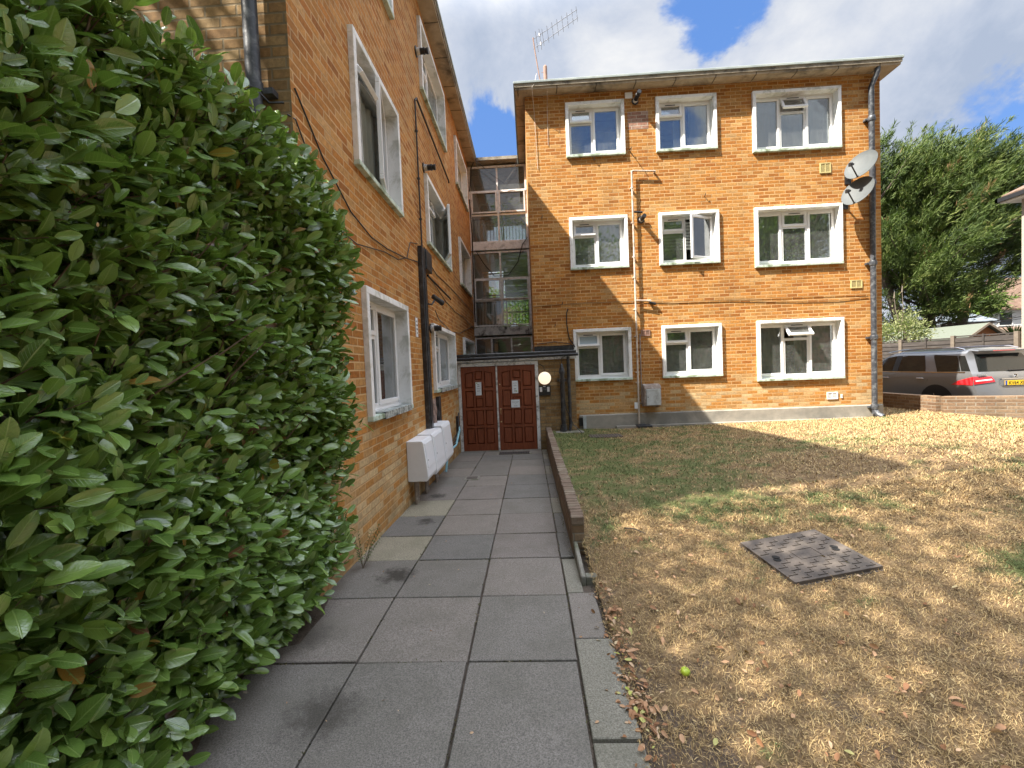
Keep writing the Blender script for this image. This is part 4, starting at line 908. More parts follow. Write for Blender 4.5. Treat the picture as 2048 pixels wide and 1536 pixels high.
gb = thing('gas_meter_box', (2.7, D, -.95), 'weathered pale grey meter cabinet with curved rusty top beside the white waste pipe', 'meter box')
m = MB(); m.prism([(2.51, D-.002, -.97), (2.51, D-.24, -.95), (2.51, D-.25, -.56), (2.51, D-.21, -.50), (2.51, D-.12, -.475), (2.51, D-.002, -.47)], 0, (.36, 0, 0)); m.build('cabinet', 'rusty_grey', gb, bevel=.005)
m = MB(); m.box(2.545, 2.85, D-.263, D-.245, -.935, -.575); m.build('door', 'gas_grey', gb, bevel=.006)
m = MB(); m.lathe([(0, .012), (.01, .012)], (2.575, D-.263, -.75), (0, -1, 0), 10); m.build('lock', 'black_plastic', gb)
tg = MB(); tg.box(2.315, 2.385, D-.11, D-.103, -1.01, -.87); o = tg.build('tag', 'paper', origin=(2.35, D-.1, -1.0)); tag(o, 'small white tag tied to the foot of the white waste pipe', 'tag')

sg = thing('wall_sign', (WX, 6.05, .58), 'narrow upright white sign on the left wall beside the black trunking', 'sign')
q = MB(); q.box(WX+.001, WX+.012, 6.0, 6.1, .50, .77); q.build('board', 'paper', sg, bevel=.002)
q = MB()
for i, (a, b) in enumerate(((.72, .03), (.665, .05), (.61, .045), (.555, .02))): q.box(WX+.012, WX+.014, 6.05-b*.6, 6.05+b*.6, a-.012, a+.012)
q.build('printed_mark', 'ink', sg)
cc = thing('security_camera', (WX, 6.6, 1.05), 'black bullet security camera on a bracket beside the black trunking', 'camera')
q = MB(); q.box(WX+.001, WX+.03, 6.60, 6.66, 1.15, 1.38); q.tube([(WX+.08, 6.5, 1.03), (WX+.09, 6.72, 1.05), (WX+.12, 6.78, 1.12)], .014, 8); q.build('bracket', 'black_plastic', cc)
q = MB(); q.lathe([(0, .03), (.01, .04), (.19, .04), (.2, .046), (.24, .046)], (WX+.10, 6.78, 1.19), (.45, .8, -.35), 14); q.build('housing', 'black_plastic', cc, smooth=True)

def dish(c, label, up_arm=False):
    c = Vector(c); n = Vector((-.80, -.40, .42)).normalized(); o = thing('satellite_dish', tuple(c), label, 'satellite dish', 'satellite dishes on the right corner')
    u = Vector((0, 0, 1)).cross(n).normalized(); v = n.cross(u); Rr = .315
    m = MB(); nr, na = 7, 36; vs = []; fs = []
    for side, off in ((0, 0), (1, -.008)):
        for i in range(nr+1):
            r_ = Rr*i/nr
            for k in range(na):
                a = 2*math.pi*k/na; vs.append(c + u*(r_*math.cos(a)*.94) + v*(r_*math.sin(a)) + n*(-.055+.055*(i/nr)**2+off+(.006 if i == nr else 0)))
    b2 = (nr+1)*na
    for sgn, b_ in ((0, 0), (1, b2)):
        for i in range(nr):
            for k in range(na): fs.append((b_+i*na+k, b_+i*na+(k+1) % na, b_+(i+1)*na+(k+1) % na, b_+(i+1)*na+k))
    for k in range(na): fs.append((nr*na+k, nr*na+(k+1) % na, b2+nr*na+(k+1) % na, b2+nr*na+k))
    m.add(vs, fs); m.build('reflector', 'dish_grey', o, smooth=True)
    foot = c - v*Rr*.93; head = c - v*Rr*.62 + n*.30 + u*(-.0)
    q = MB(); q.tube([foot, head], .013, 8); q.build('arm', 'black_plastic', o)
    q = MB(); q.lathe([(-.03, .03), (.02, .032), (.05, .022), (.09, .022)], head, (c-head).normalized(), 12); q.box(-.025, .025, -.03, .03, -.04, .02, Matrix.Translation(head)); q.build('receiver', 'black_plastic', o, smooth=True)
    q = MB(); q.tube([c-n*.06, c-n*.16, (c.x+.05, D-.03, c.z-.12)], .02, 8); q.box(c.x, c.x+.12, D-.03, D-.002, c.z-.22, c.z-.02); q.build('bracket', 'black_plastic', o)
dish((6.99, 9.30, 3.90), 'upper grey satellite dish at the right corner of the brick building')
dish((6.92, 9.30, 3.37), 'lower grey satellite dish just below another by the black downpipe')

an = thing('tv_aerial', (.60, 10.5, 6.15), 'old twin-boom television aerial on a leaning pole above the roof edge', 'aerial')
A = Vector((.62, 10.5, 6.15)); Bp = Vector((.43, 10.5, 7.56)); Cp = Vector((.405, 10.5, 7.80))
q = MB(); q.tube([A, Bp, Cp], .014, 8); q.tube([(.575, 10.5, 6.98), (.66, 10.42, 6.95)], .006, 5); q.build('mast', 'clay_pipe', an)
for bi, (p0, p1) in enumerate(((Cp-Vector((.02, 0, .05)), Vector((1.435, 10.3, 8.21))), (Bp-Vector((.02, 0, .02)), Vector((1.45, 10.3, 8.03))))):
    q = MB(); q.tube([p0, p1], .008, 6)
    d_ = (p1-p0); perp = Vector((-.16, -.55, .82)).normalized()*.085
    for i, t in enumerate((.09, .17, .23, .34, .45, .56, .67, .78, .89, .985)):
        c_ = p0+d_*t; s_ = 1.35 if i < 2 else 1.-.03*i
        q.tube([c_-perp*s_, c_+perp*s_], .006, 5)
    q.lathe([(-.03, .025), (.03, .025)], p0+d_*.17, (0, 0, 1), 8); q.build('boom', 'aluminium', an)
cw = MB(); cw.tube([(.45, 10.4, 6.9), (.36, 9.49, 6.1), (.30, 9.47, 6.0), (.34, D-.02, 5.6), (.37, D-.015, 4.4)], .005, 5); cw.tube([(.63, 9.47, 6.14), (.63, 9.6, 5.9), (.63, D-.01, 5.7), (.62, D-.01, 4.9)], .005, 5)
cw.build('cable', 'copper_white', bld)

# ------------------------------------------------------------------ low walls, covers
lw = thing('low_garden_wall', (.37, 6.5, -1.6), 'low brown brick wall with brick-on-edge top between path and lawn', 'wall')
m = MB(); ys_ = np.linspace(3.72, 9.39, 12)
for y0, y1 in zip(ys_[:-1], ys_[1:]):
    m.quad((.32, y0, pz(y0)-.05), (.32, y1, pz(y1)-.05), (.32, y1, -1.385), (.32, y0, -1.385)); m.quad((.425, y0, pz(y0)-.05), (.425, y1, pz(y1)-.05), (.425, y1, -1.385), (.425, y0, -1.385))
m.quad((.32, 3.72, -1.7), (.425, 3.72, -1.7), (.425, 3.72, -1.385), (.32, 3.72, -1.385)); m.build('wall', 'brick_brown', lw)
cpm = []
simple('coping_brick', (.185, .130, .092), (.125, .088, .062), 14, .92, cc=(.22, .18, .13), bigscale=3.3, bstr=.9, bdist=.006)
m = MB(); y = 3.71
while y < 9.36:
    dz, dx = random.uniform(-.005, .004), random.uniform(-.005, .005)
    m.box(.316+dx, .429+dx, y, y+.066, -1.384, -1.315+dz); y += .076
m.build('coping', 'coping_brick', lw, bevel=.006)
m = MB(); m.box(.324, .421, 3.715, 9.38, -1.384, -1.328); m.build('coping_mortar', 'concrete_edge', lw)
m = MB(); m.prism([(.325, 3.16, -1.68), (.325, 3.16, -1.565), (.325, 3.70, -1.52), (.325, 3.70, -1.68)], 0, (.035, 0, 0)); m.prism([(.36, 3.165, -1.68), (.36, 3.165, -1.57), (.36, 3.24, -1.575), (.36, 3.24, -1.68)], 0, (.09, 0, 0))
o = m.build('concrete_edging', 'concrete_edge', bevel=.008, origin=(.34, 3.4, -1.66)); tag(o, 'short mossy concrete edging continuing the low wall towards the viewer', 'edging')

mh = thing('manhole_cover', (2.0, 3.23, -1.5), 'large brown metal access cover with raised tread bars lying on the dry lawn', 'manhole cover')
cx, cy = 2.0, 3.23; az = R(8.5); zz_ = float(lz(2.0, 3.23))+.026
gx_ = float(lz(2.3, 3.23)-lz(1.7, 3.23))/.6; gy_ = float(lz(2., 3.5)-lz(2., 2.96))/.54
T = Matrix.Translation((cx, cy, zz_)) @ Matrix.Rotation(math.atan(gy_), 4, 'X') @ Matrix.Rotation(-math.atan(gx_), 4, 'Y') @ Matrix.Rotation(az, 4, 'Z')
m = MB(); m.box(-.34, .34, -.305, .305, -.07, -.024, T); m.build('frame', 'iron_dark', mh)
m = MB(); m.box(-.325, .325, -.29, .29, -.022, .0, T)
for i in range(10):
    for j in range(12):
        x = -.27+i*.060+(.0); yv = -.262+j*.0475
        if abs(x) < .10 and abs(yv) < .075: continue
        if abs(abs(x)-.235) < .06 and abs(yv) < .06: continue
        if x > .28 or yv > .26: continue
        if (i+j) % 2: m.box(x-.040, x+.022, yv-.004, yv+.004, -.001, .0060, T); m.box(x+.018, x+.027, yv-.003, yv+.030, -.001, .0056, T)
m.build('plate', 'cover_metal', mh)
m = MB(); ring(m, -.09, .09, -.062, .062, .006, 0, .004, T @ Matrix.Rotation(R(-90), 4, 'X') @ Matrix.Rotation(R(180), 4, 'Z') if False else T @ Matrix.Rotation(R(90), 4, 'X')); m.build('badge_rim', 'cover_metal', mh)
for s_ in (-1, 1):
    m = MB()
    for dy in (-.017, .017): m.lathe([(0, .026), (.0015, .026)], T @ Vector((s_*.235+.008*dy/.017, dy, .001)), (0, 0, 1), 16)
    m.build('key_slot', 'hole_black', mh)

mc = thing('small_access_cover', (1.45, 8.7, -1.44), 'small rusty brown access cover sunk in the grass by the porch pipes', 'manhole cover')
m = MB(); m.box(1.15, 1.78, 8.42, 8.78, -1.47, -1.412)
for i in range(11):
    for j in range(6): m.box(1.18+i*.055, 1.20+i*.055, 8.45+j*.055, 8.47+j*.055, -1.412, -1.408)
m.build('plate', 'iron_dark', mc)
gr = thing('door_grating', (-.37, 8.95, pz(9.)), 'long slotted iron drainage grating set in the paving before the doors', 'drain')
m = MB(); z = pz(8.95)+.004; m.box(-.70, -.05, 8.86, 8.89, z, z+.008); m.box(-.70, -.05, 9.09, 9.12, z, z+.008)
for i in range(19): m.box(-.70+i*.0347, -.70+i*.0347+.014, 8.89, 9.09, z, z+.008)
m.build('bars', 'iron_dark', gr); m = MB(); m.box(-.69, -.06, 8.88, 9.10, z, z+.002); m.build('sump', 'hole_black', gr)
m = MB(); m.box(-.74, -.01, 8.82, 9.16, z-.006, z-.001); m.build('surround', 'concrete_edge', gr)
gd = thing('gully_grate', (-.98, 6.75, pz(6.75)), 'small rusty gully grate with mortar rim in the middle of the path', 'drain')
z = pz(6.75)+.004; m = MB(); m.box(-1.09, -.86, 6.64, 6.88, z-.004, z+.004); m.build('mortar_rim', 'concrete_edge', gd); m = MB(); m.box(-1.06, -.89, 6.69, 6.84, z+.004, z+.007); m.build('grate', 'iron_dark', gd)

# ------------------------------------------------------------------ boundary wall
bw = thing('boundary_wall', (10., 10., -1.6), 'low weathered brown brick boundary wall in front of the parked car', 'wall')
m = MB(); P_ = [(9.15, 15.), (9.25, 10.06), (11.2, 9.25), (15., 7.7)]
for (a, b) in zip(P_[:-1], P_[1:]):
    dx, dy = b[0]-a[0], b[1]-a[1]; L = math.hypot(dx, dy); nx, ny = -dy/L*.11, dx/L*.11
    T = None
    m.add([(a[0]+s*nx, a[1]+s*ny, zq) for s in (-1, 1) for zq in (-1.75, -1.03)] + [(b[0]+s*nx, b[1]+s*ny, zq) for s in (-1, 1) for zq in (-1.75, -1.03)], [(0, 1, 5, 4), (2, 3, 7, 6), (1, 3, 7, 5), (0, 1, 3, 2), (4, 5, 7, 6)])
m.build('wall', 'brick_brown', bw)

# ------------------------------------------------------------------ parked car (local: y 0 rear .. 4.8 front, x left -.96 .. right .96, z up from road)
CX, CY, CZ = 11.62, 10.75, -1.70
car = thing('parked_car', (CX, CY, CZ), 'silver grey estate SUV parked behind the low boundary wall, seen from its left rear', 'car')
def cT(p): return (CX+p[0], CY+p[1], CZ+p[2])
zprof = [.28, .36, .55, .80, .98, 1.06, 1.12, 1.20, 1.40, 1.58, 1.66, 1.72, 1.745]
def hw(z, y):
    w_ = np.interp(z, [.28, .36, .55, .80, .98, 1.06, 1.12, 1.58, 1.66, 1.72, 1.745], [.90, .93, .955, .96, .955, .945, .915, .745, .68, .52, .0])
    return w_*(1-.10*math.exp(-max(y, 0)/.35)) * (1-.10*math.exp(-max(4.8-y, 0)/.5))
def rearY(z): return float(np.interp(z, [.28, .36, .55, .62, .66, .95, 1.06, 1.12, 1.60, 1.68, 1.745], [.10, .02, .0, .02, .07, .09, .12, .17, .46, .42, .60]))
def frontY(z): return float(np.interp(z, [.28, .5, .8, .95, 1.04, 1.12, 1.4, 1.62, 1.745], [4.7, 4.8, 4.78, 4.66, 4.2, 3.55, 3.05, 2.65, 2.3]))
def sidept(y, z): return (-hw(z, y), y, z)
def bodyshell():
    m = MB(); ny = 30
    ring_ = [(s, z) for s, zs in ((-1, zprof), (1, zprof[::-1][1:])) for z in zs]
    vs = []
    for i in range(ny+1):
        for (s, z) in ring_:
            t = i/ny; y = rearY(z)+(frontY(z)-rearY(z))*t; vs.append(cT((s*hw(z, y), y, z)))
    n = len(ring_); fs = []
    for i in range(ny):
        for k in range(n-1): fs.append((i*n+k, i*n+k+1, (i+1)*n+k+1, (i+1)*n+k))
    m.add(vs, fs)
    for end in (0, 1):
        def fn(a, b):
            zi = b*(len(zprof)-1); z = float(np.interp(zi, range(len(zprof)), zprof)); y0 = rearY(z) if end == 0 else frontY(z)
            x = (2*a-1)*hw(z, y0); return cT((x, y0-(.05*(1-abs(2*a-1)**3))*(1 if end == 0 else -1), z))
        m.grid(fn, 12, len(zprof)-1)
    m.box(CX-.8, CX+.8, CY+.3, CY+4.5, CZ+.26, CZ+.3)
    return m
def rear_pt(x, z, o=.006):
    y0 = rearY(z); a = x/max(hw(z, y0), .01); return (x, y0-.05*(1-min(abs(a), 1)**3)-o, z)
def patch(poly, fn, nm, mat, parent=car, cuts=3, smooth=True):
    bm = bmesh.new(); vs = [bm.verts.new((a, b, 0)) for a, b in poly]; bm.faces.new(vs)
    bmesh.ops.triangulate(bm, faces=bm.faces[:])
    bmesh.ops.subdivide_edges(bm, edges=bm.edges[:], cuts=cuts, use_grid_fill=True)
    bmesh.ops.triangulate(bm, faces=bm.faces[:])
    m = MB(); idx = {v: i for i, v in enumerate(bm.verts)}
    m.add([cT(fn(v.co.x, v.co.y)) for v in bm.verts], [tuple(idx[v] for v in fc.verts) for fc in bm.faces]); bm.free()
    return m.build(nm, mat, parent, smooth=smooth)
body = bodyshell().build('body', 'car_paint', car, smooth=True)
def sd_(y, z, o=.006): return (-hw(z, y)-o, y, z)
# side glass
patch([(.42, 1.17), (.62, 1.55), (1.28, 1.60), (1.0, 1.15)][::-1], lambda a, b: sd_(a, b), 'side_window', 'car_glass')
patch([(1.33, 1.16), (1.52, 1.585), (2.25, 1.60), (2.30, 1.15)], lambda a, b: sd_(a, b), 'side_window', 'car_glass')
patch([(2.38, 1.15), (2.35, 1.60), (2.72, 1.545), (3.30, 1.15)], lambda a, b: sd_(a, b), 'side_window', 'car_glass')
for (y0, y1) in ((2.22, 2.40),): patch([(y0, 1.15), (y0, 1.60), (y1, 1.59), (y1, 1.15)], lambda a, b: sd_(a, b, .008), 'door_pillar', 'trim_black')
patch([(.30, 1.125), (.30, 1.15), (3.4, 1.15), (3.4, 1.125)], lambda a, b: sd_(a, b, .012), 'window_trim', 'chrome', cuts=6)
# rear glass, wraps on to the quarter window
patch([(-.70, 1.15), (-.56, 1.57), (.56, 1.57), (.70, 1.15)], lambda a, b: rear_pt(a, b), 'rear_window', 'car_glass', cuts=6)
patch([(.20, 1.17), (.44, 1.55), (.60, 1.55), (.40, 1.17)], lambda a, b: sd_(a, b, .005), 'side_window', 'car_glass')
q = MB(); q.prism([cT((-.62, .50, 1.70)), cT((-.60, .26, 1.665)), cT((-.60, .27, 1.635)), cT((-.62, .50, 1.66))], 0, (1.24, 0, 0)); q.build('roof_spoiler', 'car_paint', car, bevel=.01)
q = MB(); q.box(*[CX-.25, CX+.25], CY+.255, CY+.262, CZ+1.642, CZ+1.658); q.build('brake_lamp', 'tail_red', car)
for s_ in (-1, 1):
    q = MB(); pts = [cT((s_*(hw(1.66, y)-.02), y, z)) for y, z in ((.55, 1.70), (.75, 1.755), (1.5, 1.775), (2.3, 1.765), (2.8, 1.70))]; q.tube(pts, .018, 8); q.build('roof_rail', 'chrome' if s_ < 0 else 'aluminium', car, smooth=True)
    # tail lamps: side piece and rear piece
    if s_ < 0:
        lm_ = patch([(.02, .98), (.62, .86), (.50, .86), (.08, .84)][::-1] if False else [(.10, .83), (.58, .83), (.42, .93), (.10, 1.035)], lambda a, b: sd_(a, b, .012), 'tail_light', 'tail_red', cuts=4)
    r_ = patch([(s_*.90, .845), (s_*.90, 1.035), (s_*.50, 1.03), (s_*.44, .90)], lambda a, b: rear_pt(a, b, .014), 'tail_light', 'tail_red', cuts=4)
    r2_ = patch([(s_*.86, .915), (s_*.86, .945), (s_*.52, .975), (s_*.50, .945)], lambda a, b: rear_pt(a, b, .018), 'tail_light_bar', 'lens_white', cuts=3)
    patch([(s_*.80, .50), (s_*.80, .535), (s_*.60, .535), (s_*.60, .50)], lambda a, b: rear_pt(a, b, .012), 'reflector', 'tail_red')
q = MB(); q.box(CX-.32, CX+.32, CY+.0, CY+.06, CZ+.955, CZ+.975); q.build('tailgate_trim', 'chrome', car)
pz_ = thing('number_plate', (0, 0, 0), None, None); bpy.data.objects.remove(pz_)
q = MB(); q.box(CX-.31, CX+.31, CY-.004, CY+.05, CZ+.80, CZ+.945); q.build('plate_recess', 'car_paint', car)
q = MB(); q.box(CX-.26, CX+.26, CY-.012, CY-.004, CZ+.815, CZ+.926); npl = q.build('number_plate', 'plate_yellow', car)
q = MB(); q.box(CX-.258, CX-.215, CY-.0145, CY-.012, CZ+.818, CZ+.923); q.build('country_band', 'plate_blue', npl)
text_obj(npl, 'KV64 XEJ', .108, (CX+.02, CY-.0145, CZ+.832), (R(90), 0, 0), 'trim_black', sx=.93, ex=.001)
q = MB(); q.lathe([(0, .045), (.006, .045), (.006, .037), (0, .037)], (CX, CY+.015, CZ+1.04), (0, -1, 0), 20)
for a in (90, 210, 330): q.tube([(CX, CY+.008, CZ+1.04), (CX+.04*math.cos(R(a)), CY+.008, CZ+1.04+.04*math.sin(R(a)))], .005, 5)
q.build('emblem', 'chrome', car, smooth=True)
q = MB(); q.tube([(CX+.02, CY+.15, CZ+1.14), (CX-.05, CY+.12, CZ+1.165), (CX+.42, CY+.13, CZ+1.17)], .012, 6); q.build('rear_wiper', 'trim_black', car)
q = MB()
for i, x in enumerate((-.82, -.775, -.73, -.69, -.65)): q.box(CX+x, CX+x+.026, CY+.045, CY+.085, CZ+1.062, CZ+1.082)
q.build('badge', 'chrome', car)
for y in (1.42, 2.55):
    q = MB(); x = -hw(.97, y); q.box(CX+x-.03, CX+x-.012, CY+y-.11, CY+y+.11, CZ+.96, CZ+.985); q.box(CX+x-.02, CX+x+.02, CY+y-.1, CY+y-.08, CZ+.955, CZ+.985); q.box(CX+x-.02, CX+x+.02, CY+y+.08, CY+y+.1, CZ+.955, CZ+.985); q.build('door_handle', 'chrome', car, bevel=.004)
for pts in ([(1.25, 1.12), (1.22, .95), (1.36, .6), (1.6, .35)], [(2.32, 1.14), (2.30, .4)]):
    q = MB(); q.tube([cT(sd_(a, b, -.002)) for a, b in pts], .005, 4); q.build('door_gap', 'trim_black', car)
for (wy, s_) in ((.98, -1), (.98, 1), (3.85, -1), (3.85, 1)):
    arc = [(wy+.46*math.cos(a), .36+.46*math.sin(a)) for a in np.linspace(0, math.pi, 18)] + [(wy-.46, .29), (wy+.46, .29)]
    if s_ < 0: patch(arc, lambda a, b: sd_(a, b, .004), 'wheel_arch', 'trim_black', cuts=2)
    q = MB(); x = CX+s_*.93
    q.lathe([(-.22, .28), (-.22, .33), (-.19, .365), (-.02, .365), (.012, .335), (.012, .26), (-.02, .25)], (x, CY+wy, CZ+.365), (s_, 0, 0), 32); wh = q.build('wheel', 'tyre', car, smooth=True)
    q = MB(); q.lathe([(-.02, .25), (.0, .255), (.0, .235), (-.05, .22), (-.05, .02)], (x, CY+wy, CZ+.365), (s_, 0, 0), 32)
    for k in range(5):
        a = k*2*math.pi/5; q.tube([(x-.02*s_*0, CY+wy, CZ+.365), (x, CY+wy+.235*math.cos(a), CZ+.365+.235*math.sin(a))], .028, 6)
    q.build('rim', 'rim', wh, smooth=True)
q = MB(); q.lathe([(0, .05), (.02, .06), (.10, .07), (.14, .05)], (CX-1.02, CY+3.15, CZ+1.18), (0, 1, 0), 10); q.build('wing_mirror', 'car_paint', car, smooth=True)

# ------------------------------------------------------------------ fence, shed, houses
fn_ = thing('panel_fence', (15.6, 16.2, -1.7), 'weathered dark wooden panel fence with pale posts behind the car', 'fence')
A_ = Vector((12.82, 21.8, 0)); B_ = Vector((15.66, 14.45, 0)); n = 5; dF = (B_-A_)
for i in range(n):
    a = A_+dF*i/n; b = A_+dF*(i+1)/n; d_ = (b-a).normalized(); nn = Vector((-d_.y, d_.x, 0))
    m = MB(); zt = .36+.02*i+random.uniform(-.02, .02)
    nb = 14
    for k in range(nb):
        z0 = -1.7+(zt+1.66)*k/nb; z1 = z0+(zt+1.66)/nb+.02; t0 = -.022*nn; t1 = -.004*nn
        for _ in (0,):
            m.add([a+t1+Vector((0, 0, z0)), b+t1+Vector((0, 0, z0)), b+t0*.3+Vector((0, 0, z1)), a+t0*.3+Vector((0, 0, z1)), a+t1+nn*-.03*0+Vector((0, 0, z0)), a-nn*.03+Vector((0, 0, z0)), b-nn*.03+Vector((0, 0, z0))], [(5, 6, 2, 3), (5, 6, 1, 0)])
    m.add([a-nn*.035+Vector((0, 0, zt)), b-nn*.035+Vector((0, 0, zt)), b+nn*.02+Vector((0, 0, zt)), a+nn*.02+Vector((0, 0, zt)), a-nn*.035+Vector((0, 0, zt+.04)), b-nn*.035+Vector((0, 0, zt+.04)), b+nn*.02+Vector((0, 0, zt+.04)), a+nn*.02+Vector((0, 0, zt+.04))], [(0, 1, 5, 4), (4, 5, 6, 7), (3, 2, 6, 7)])
    m.build('panel', 'fence_wood', fn_)
for i in range(n*2+1):
    a = A_+dF*i/(n*2); d_ = dF.normalized(); m = MB(); w_ = .05 if i % 2 == 0 else .022
    ang = math.atan2(d_.y, d_.x); T = Matrix.Translation(a) @ Matrix.Rotation(ang, 4, 'Z'); m.box(-w_, w_, -.06 if i % 2 else -.09, .05, -1.7, .43+.01*i, T) ; m.build('post', 'post_wood' if i % 2 == 0 else 'fence_wood', fn_)

sh = thing('garden_shed', (20.3, 22., -1.7), 'garden shed with grey-green felt roof and orange timber gable behind the fence', 'shed')
m = MB(); m.prism([(19.6, 20., -1.7), (21., 20., -1.7), (21., 20., .55), (20.3, 20., 1.04), (19.6, 20., .55)], 0, (0, 4.2, 0)); m.build('wall', 'shed_wood', sh)
m = MB(); m.prism([(19.45, 19.85, .50), (20.3, 19.85, 1.10), (20.3, 19.85, 1.15), (19.45, 19.85, .55)], 0, (0, 4.5, 0)); m.prism([(20.302, 19.85, 1.10), (21.15, 19.85, .50), (21.15, 19.85, .55), (20.302, 19.85, 1.15)], 0, (0, 4.5, 0)); m.build('roof', 'shed_felt', sh)
m = MB(); m.prism([(19.42, 19.83, .44), (20.3, 19.83, 1.06), (20.3, 19.83, 1.16), (19.42, 19.83, .56)], 0, (0, -.03, 0)); m.prism([(20.302, 19.83, 1.06), (21.18, 19.83, .44), (21.18, 19.83, .56), (20.302, 19.83, 1.16)], 0, (0, -.03, 0)); m.build('barge_board', 'post_wood', sh)

def house(name, x0, x1, y0, y1, ze, zr, wallm, roofm, label, ov=.4, hip=True, wins=(), zb=-1.75):
    o = thing(name, ((x0+x1)/2, (y0+y1)/2, zb), label, 'house')
    m = MB(); m.box(x0, x1, y0, y1, zb, ze); m.build('wall', wallm, o)
    m = MB(); X0, X1, Y0, Y1 = x0-ov, x1+ov, y0-ov, y1+ov; hx = (Y1-Y0)/2 if hip else 0
    if (X1-X0) >= (Y1-Y0): r0, r1 = (X0+hx, (Y0+Y1)/2, zr), (X1-hx, (Y0+Y1)/2, zr)
    else:
        hx = (X1-X0)/2 if hip else 0; r0, r1 = ((X0+X1)/2, Y0+hx, zr), ((X0+X1)/2, Y1-hx, zr)
    c = [(X0, Y0, ze), (X1, Y0, ze), (X1, Y1, ze), (X0, Y1, ze)]; e = [(a, b, z-.16) for a, b, z in c]
    if (X1-X0) >= (Y1-Y0): fs = [(0, 1, 9, 8), (1, 2, 9), (2, 3, 8, 9), (3, 0, 8)]
    else: fs = [(0, 1, 8), (1, 2, 9, 8), (2, 3, 9), (3, 0, 8, 9)]
    m.add(c+e+[r0, r1], fs+[(4, 5, 1, 0), (5, 6, 2, 1), (6, 7, 3, 2), (7, 4, 0, 3), (4, 5, 6, 7)]); m.build('roof', roofm, o)
    for (wx0, wx1, wz0, wz1) in wins:
        m = MB(); ring(m, wx0, wx1, wz0, wz1, .09, y0-.06, y0-.004); wf = m.build('window', 'house_white', o)
        m = MB(); m.box(wx0+.09, wx1-.09, y0-.03, y0-.004, wz0+.09, wz1-.09); m.build('pane', 'car_glass', wf)
    return o
hr_ = house('rendered_house', 15.73, 24., 6., 14.4, 4.9, 7.4, 'pebbledash', 'tile_brown', 'pebbledashed house with overhanging tiled eaves at the right edge', .30)
m = MB(); m.box(15.40, 24.3, 5.6, 14.72, 4.66, 4.735); m.build('soffit', 'house_white', hr_); m = MB(); ring(m, 15.33, 24.4, 5.5, 14.80, .09, 0, 1); m = MB(); m.box(15.33, 15.42, 5.6, 14.80, 4.70, 4.83); m.box(15.33, 24.4, 14.72, 14.80, 4.70, 4.83); m.build('gutter', 'black_plastic', hr_)
h1 = house('white_house', 46.1, 62., 45., 49.5, 3.9, 7.3, 'house_white', 'tile_brown', 'distant white rendered house with brown tiled hipped roof', .5, True, [(46.9, 48.3, 2.2, 3.5), (49.2, 51.0, 2.2, 3.6), (56, 58, 2.2, 3.8)])
h2 = house('brick_house', 43.4, 45.9, 46., 48.6, 3.6, 5.2, 'brick_far', 'tile_red', 'distant brick house with bright red tiled roof left of the white house', .3, False)
h3 = house('garden_room', 34.9, 39.2, 38., 40.4, 2.35, 3.3, 'house_white', 'slate', 'small white outbuilding with grey slate roof beyond the shed', .3, True, [(35.6, 36.4, 1.3, 2.1), (36.7, 37.4, 1.3, 2.1), (37.8, 38.4, 1.3, 2.1)])
h4 = house('tiled_outhouse', 37.8, 43., 36., 39., .95, 1.75, 'brick_far', 'tile_brown', 'low brown tiled outhouse roof below the white house', .3, True)

# ------------------------------------------------------------------ vegetation
def unit(v): return v/np.maximum(np.linalg.norm(v, axis=-1, keepdims=True), 1e-9)
def leaves_mesh(name, C, Dv, Nv, L, Wd, rnd, mat, parent, detail=True, curl=.18):
    """C base points, Dv direction, Nv normal, L length, Wd width -> curved leaf blades"""
    Dv = unit(Dv); S = unit(np.cross(Dv, Nv)); Nn = np.cross(S, Dv)
    if detail:
        ts = np.array([0., .07, .22, .42, .64, .84, .95, 1.]); ws = np.array([.05, .34, .78, .99, .98, .70, .34, .03])
    else: ts = np.array([0., .45, 1.]); ws = np.array([.12, 1., .1])
    n = len(C); k = len(ts); V = np.zeros((n, k, 3 if detail else 2, 3)); UV = np.zeros((n, k, 3 if detail else 2, 2))
    cv = curl*(rng.random(n)*1.4-.2)
    for i, (t, w_) in enumerate(zip(ts, ws)):
        c = C + Dv*(L*t)[:, None] - Nn*(L*cv*t*t)[:, None]
        off = S*(Wd*w_/2)[:, None]; lift = Nn*(Wd*w_*.16)[:, None]
        if detail:
            wv = Nn*(np.sin(t*9+rnd*40)*Wd*.05)[:, None]
            V[:, i, 0] = c-off+lift+wv; V[:, i, 1] = c; V[:, i, 2] = c+off+lift-wv
            UV[:, i, 0] = (.5-.5*w_, t); UV[:, i, 1] = (.5, t); UV[:, i, 2] = (.5+.5*w_, t)
        else:
            V[:, i, 0] = c-off; V[:, i, 1] = c+off
    m_ = V.shape[2]; vid = np.arange(n*k*m_).reshape(n, k, m_); F = []
    for i in range(k-1):
        for j in range(m_-1): F.append(np.stack([vid[:, i, j], vid[:, i, j+1], vid[:, i+1, j+1], vid[:, i+1, j]], -1))
    F = np.concatenate([f.reshape(-1, 4) for f in F])
    return fast_mesh(name, V.reshape(-1, 3), F, mat, parent, np.repeat(rnd, k*m_), UV.reshape(-1, 2) if detail else None, smooth=detail)

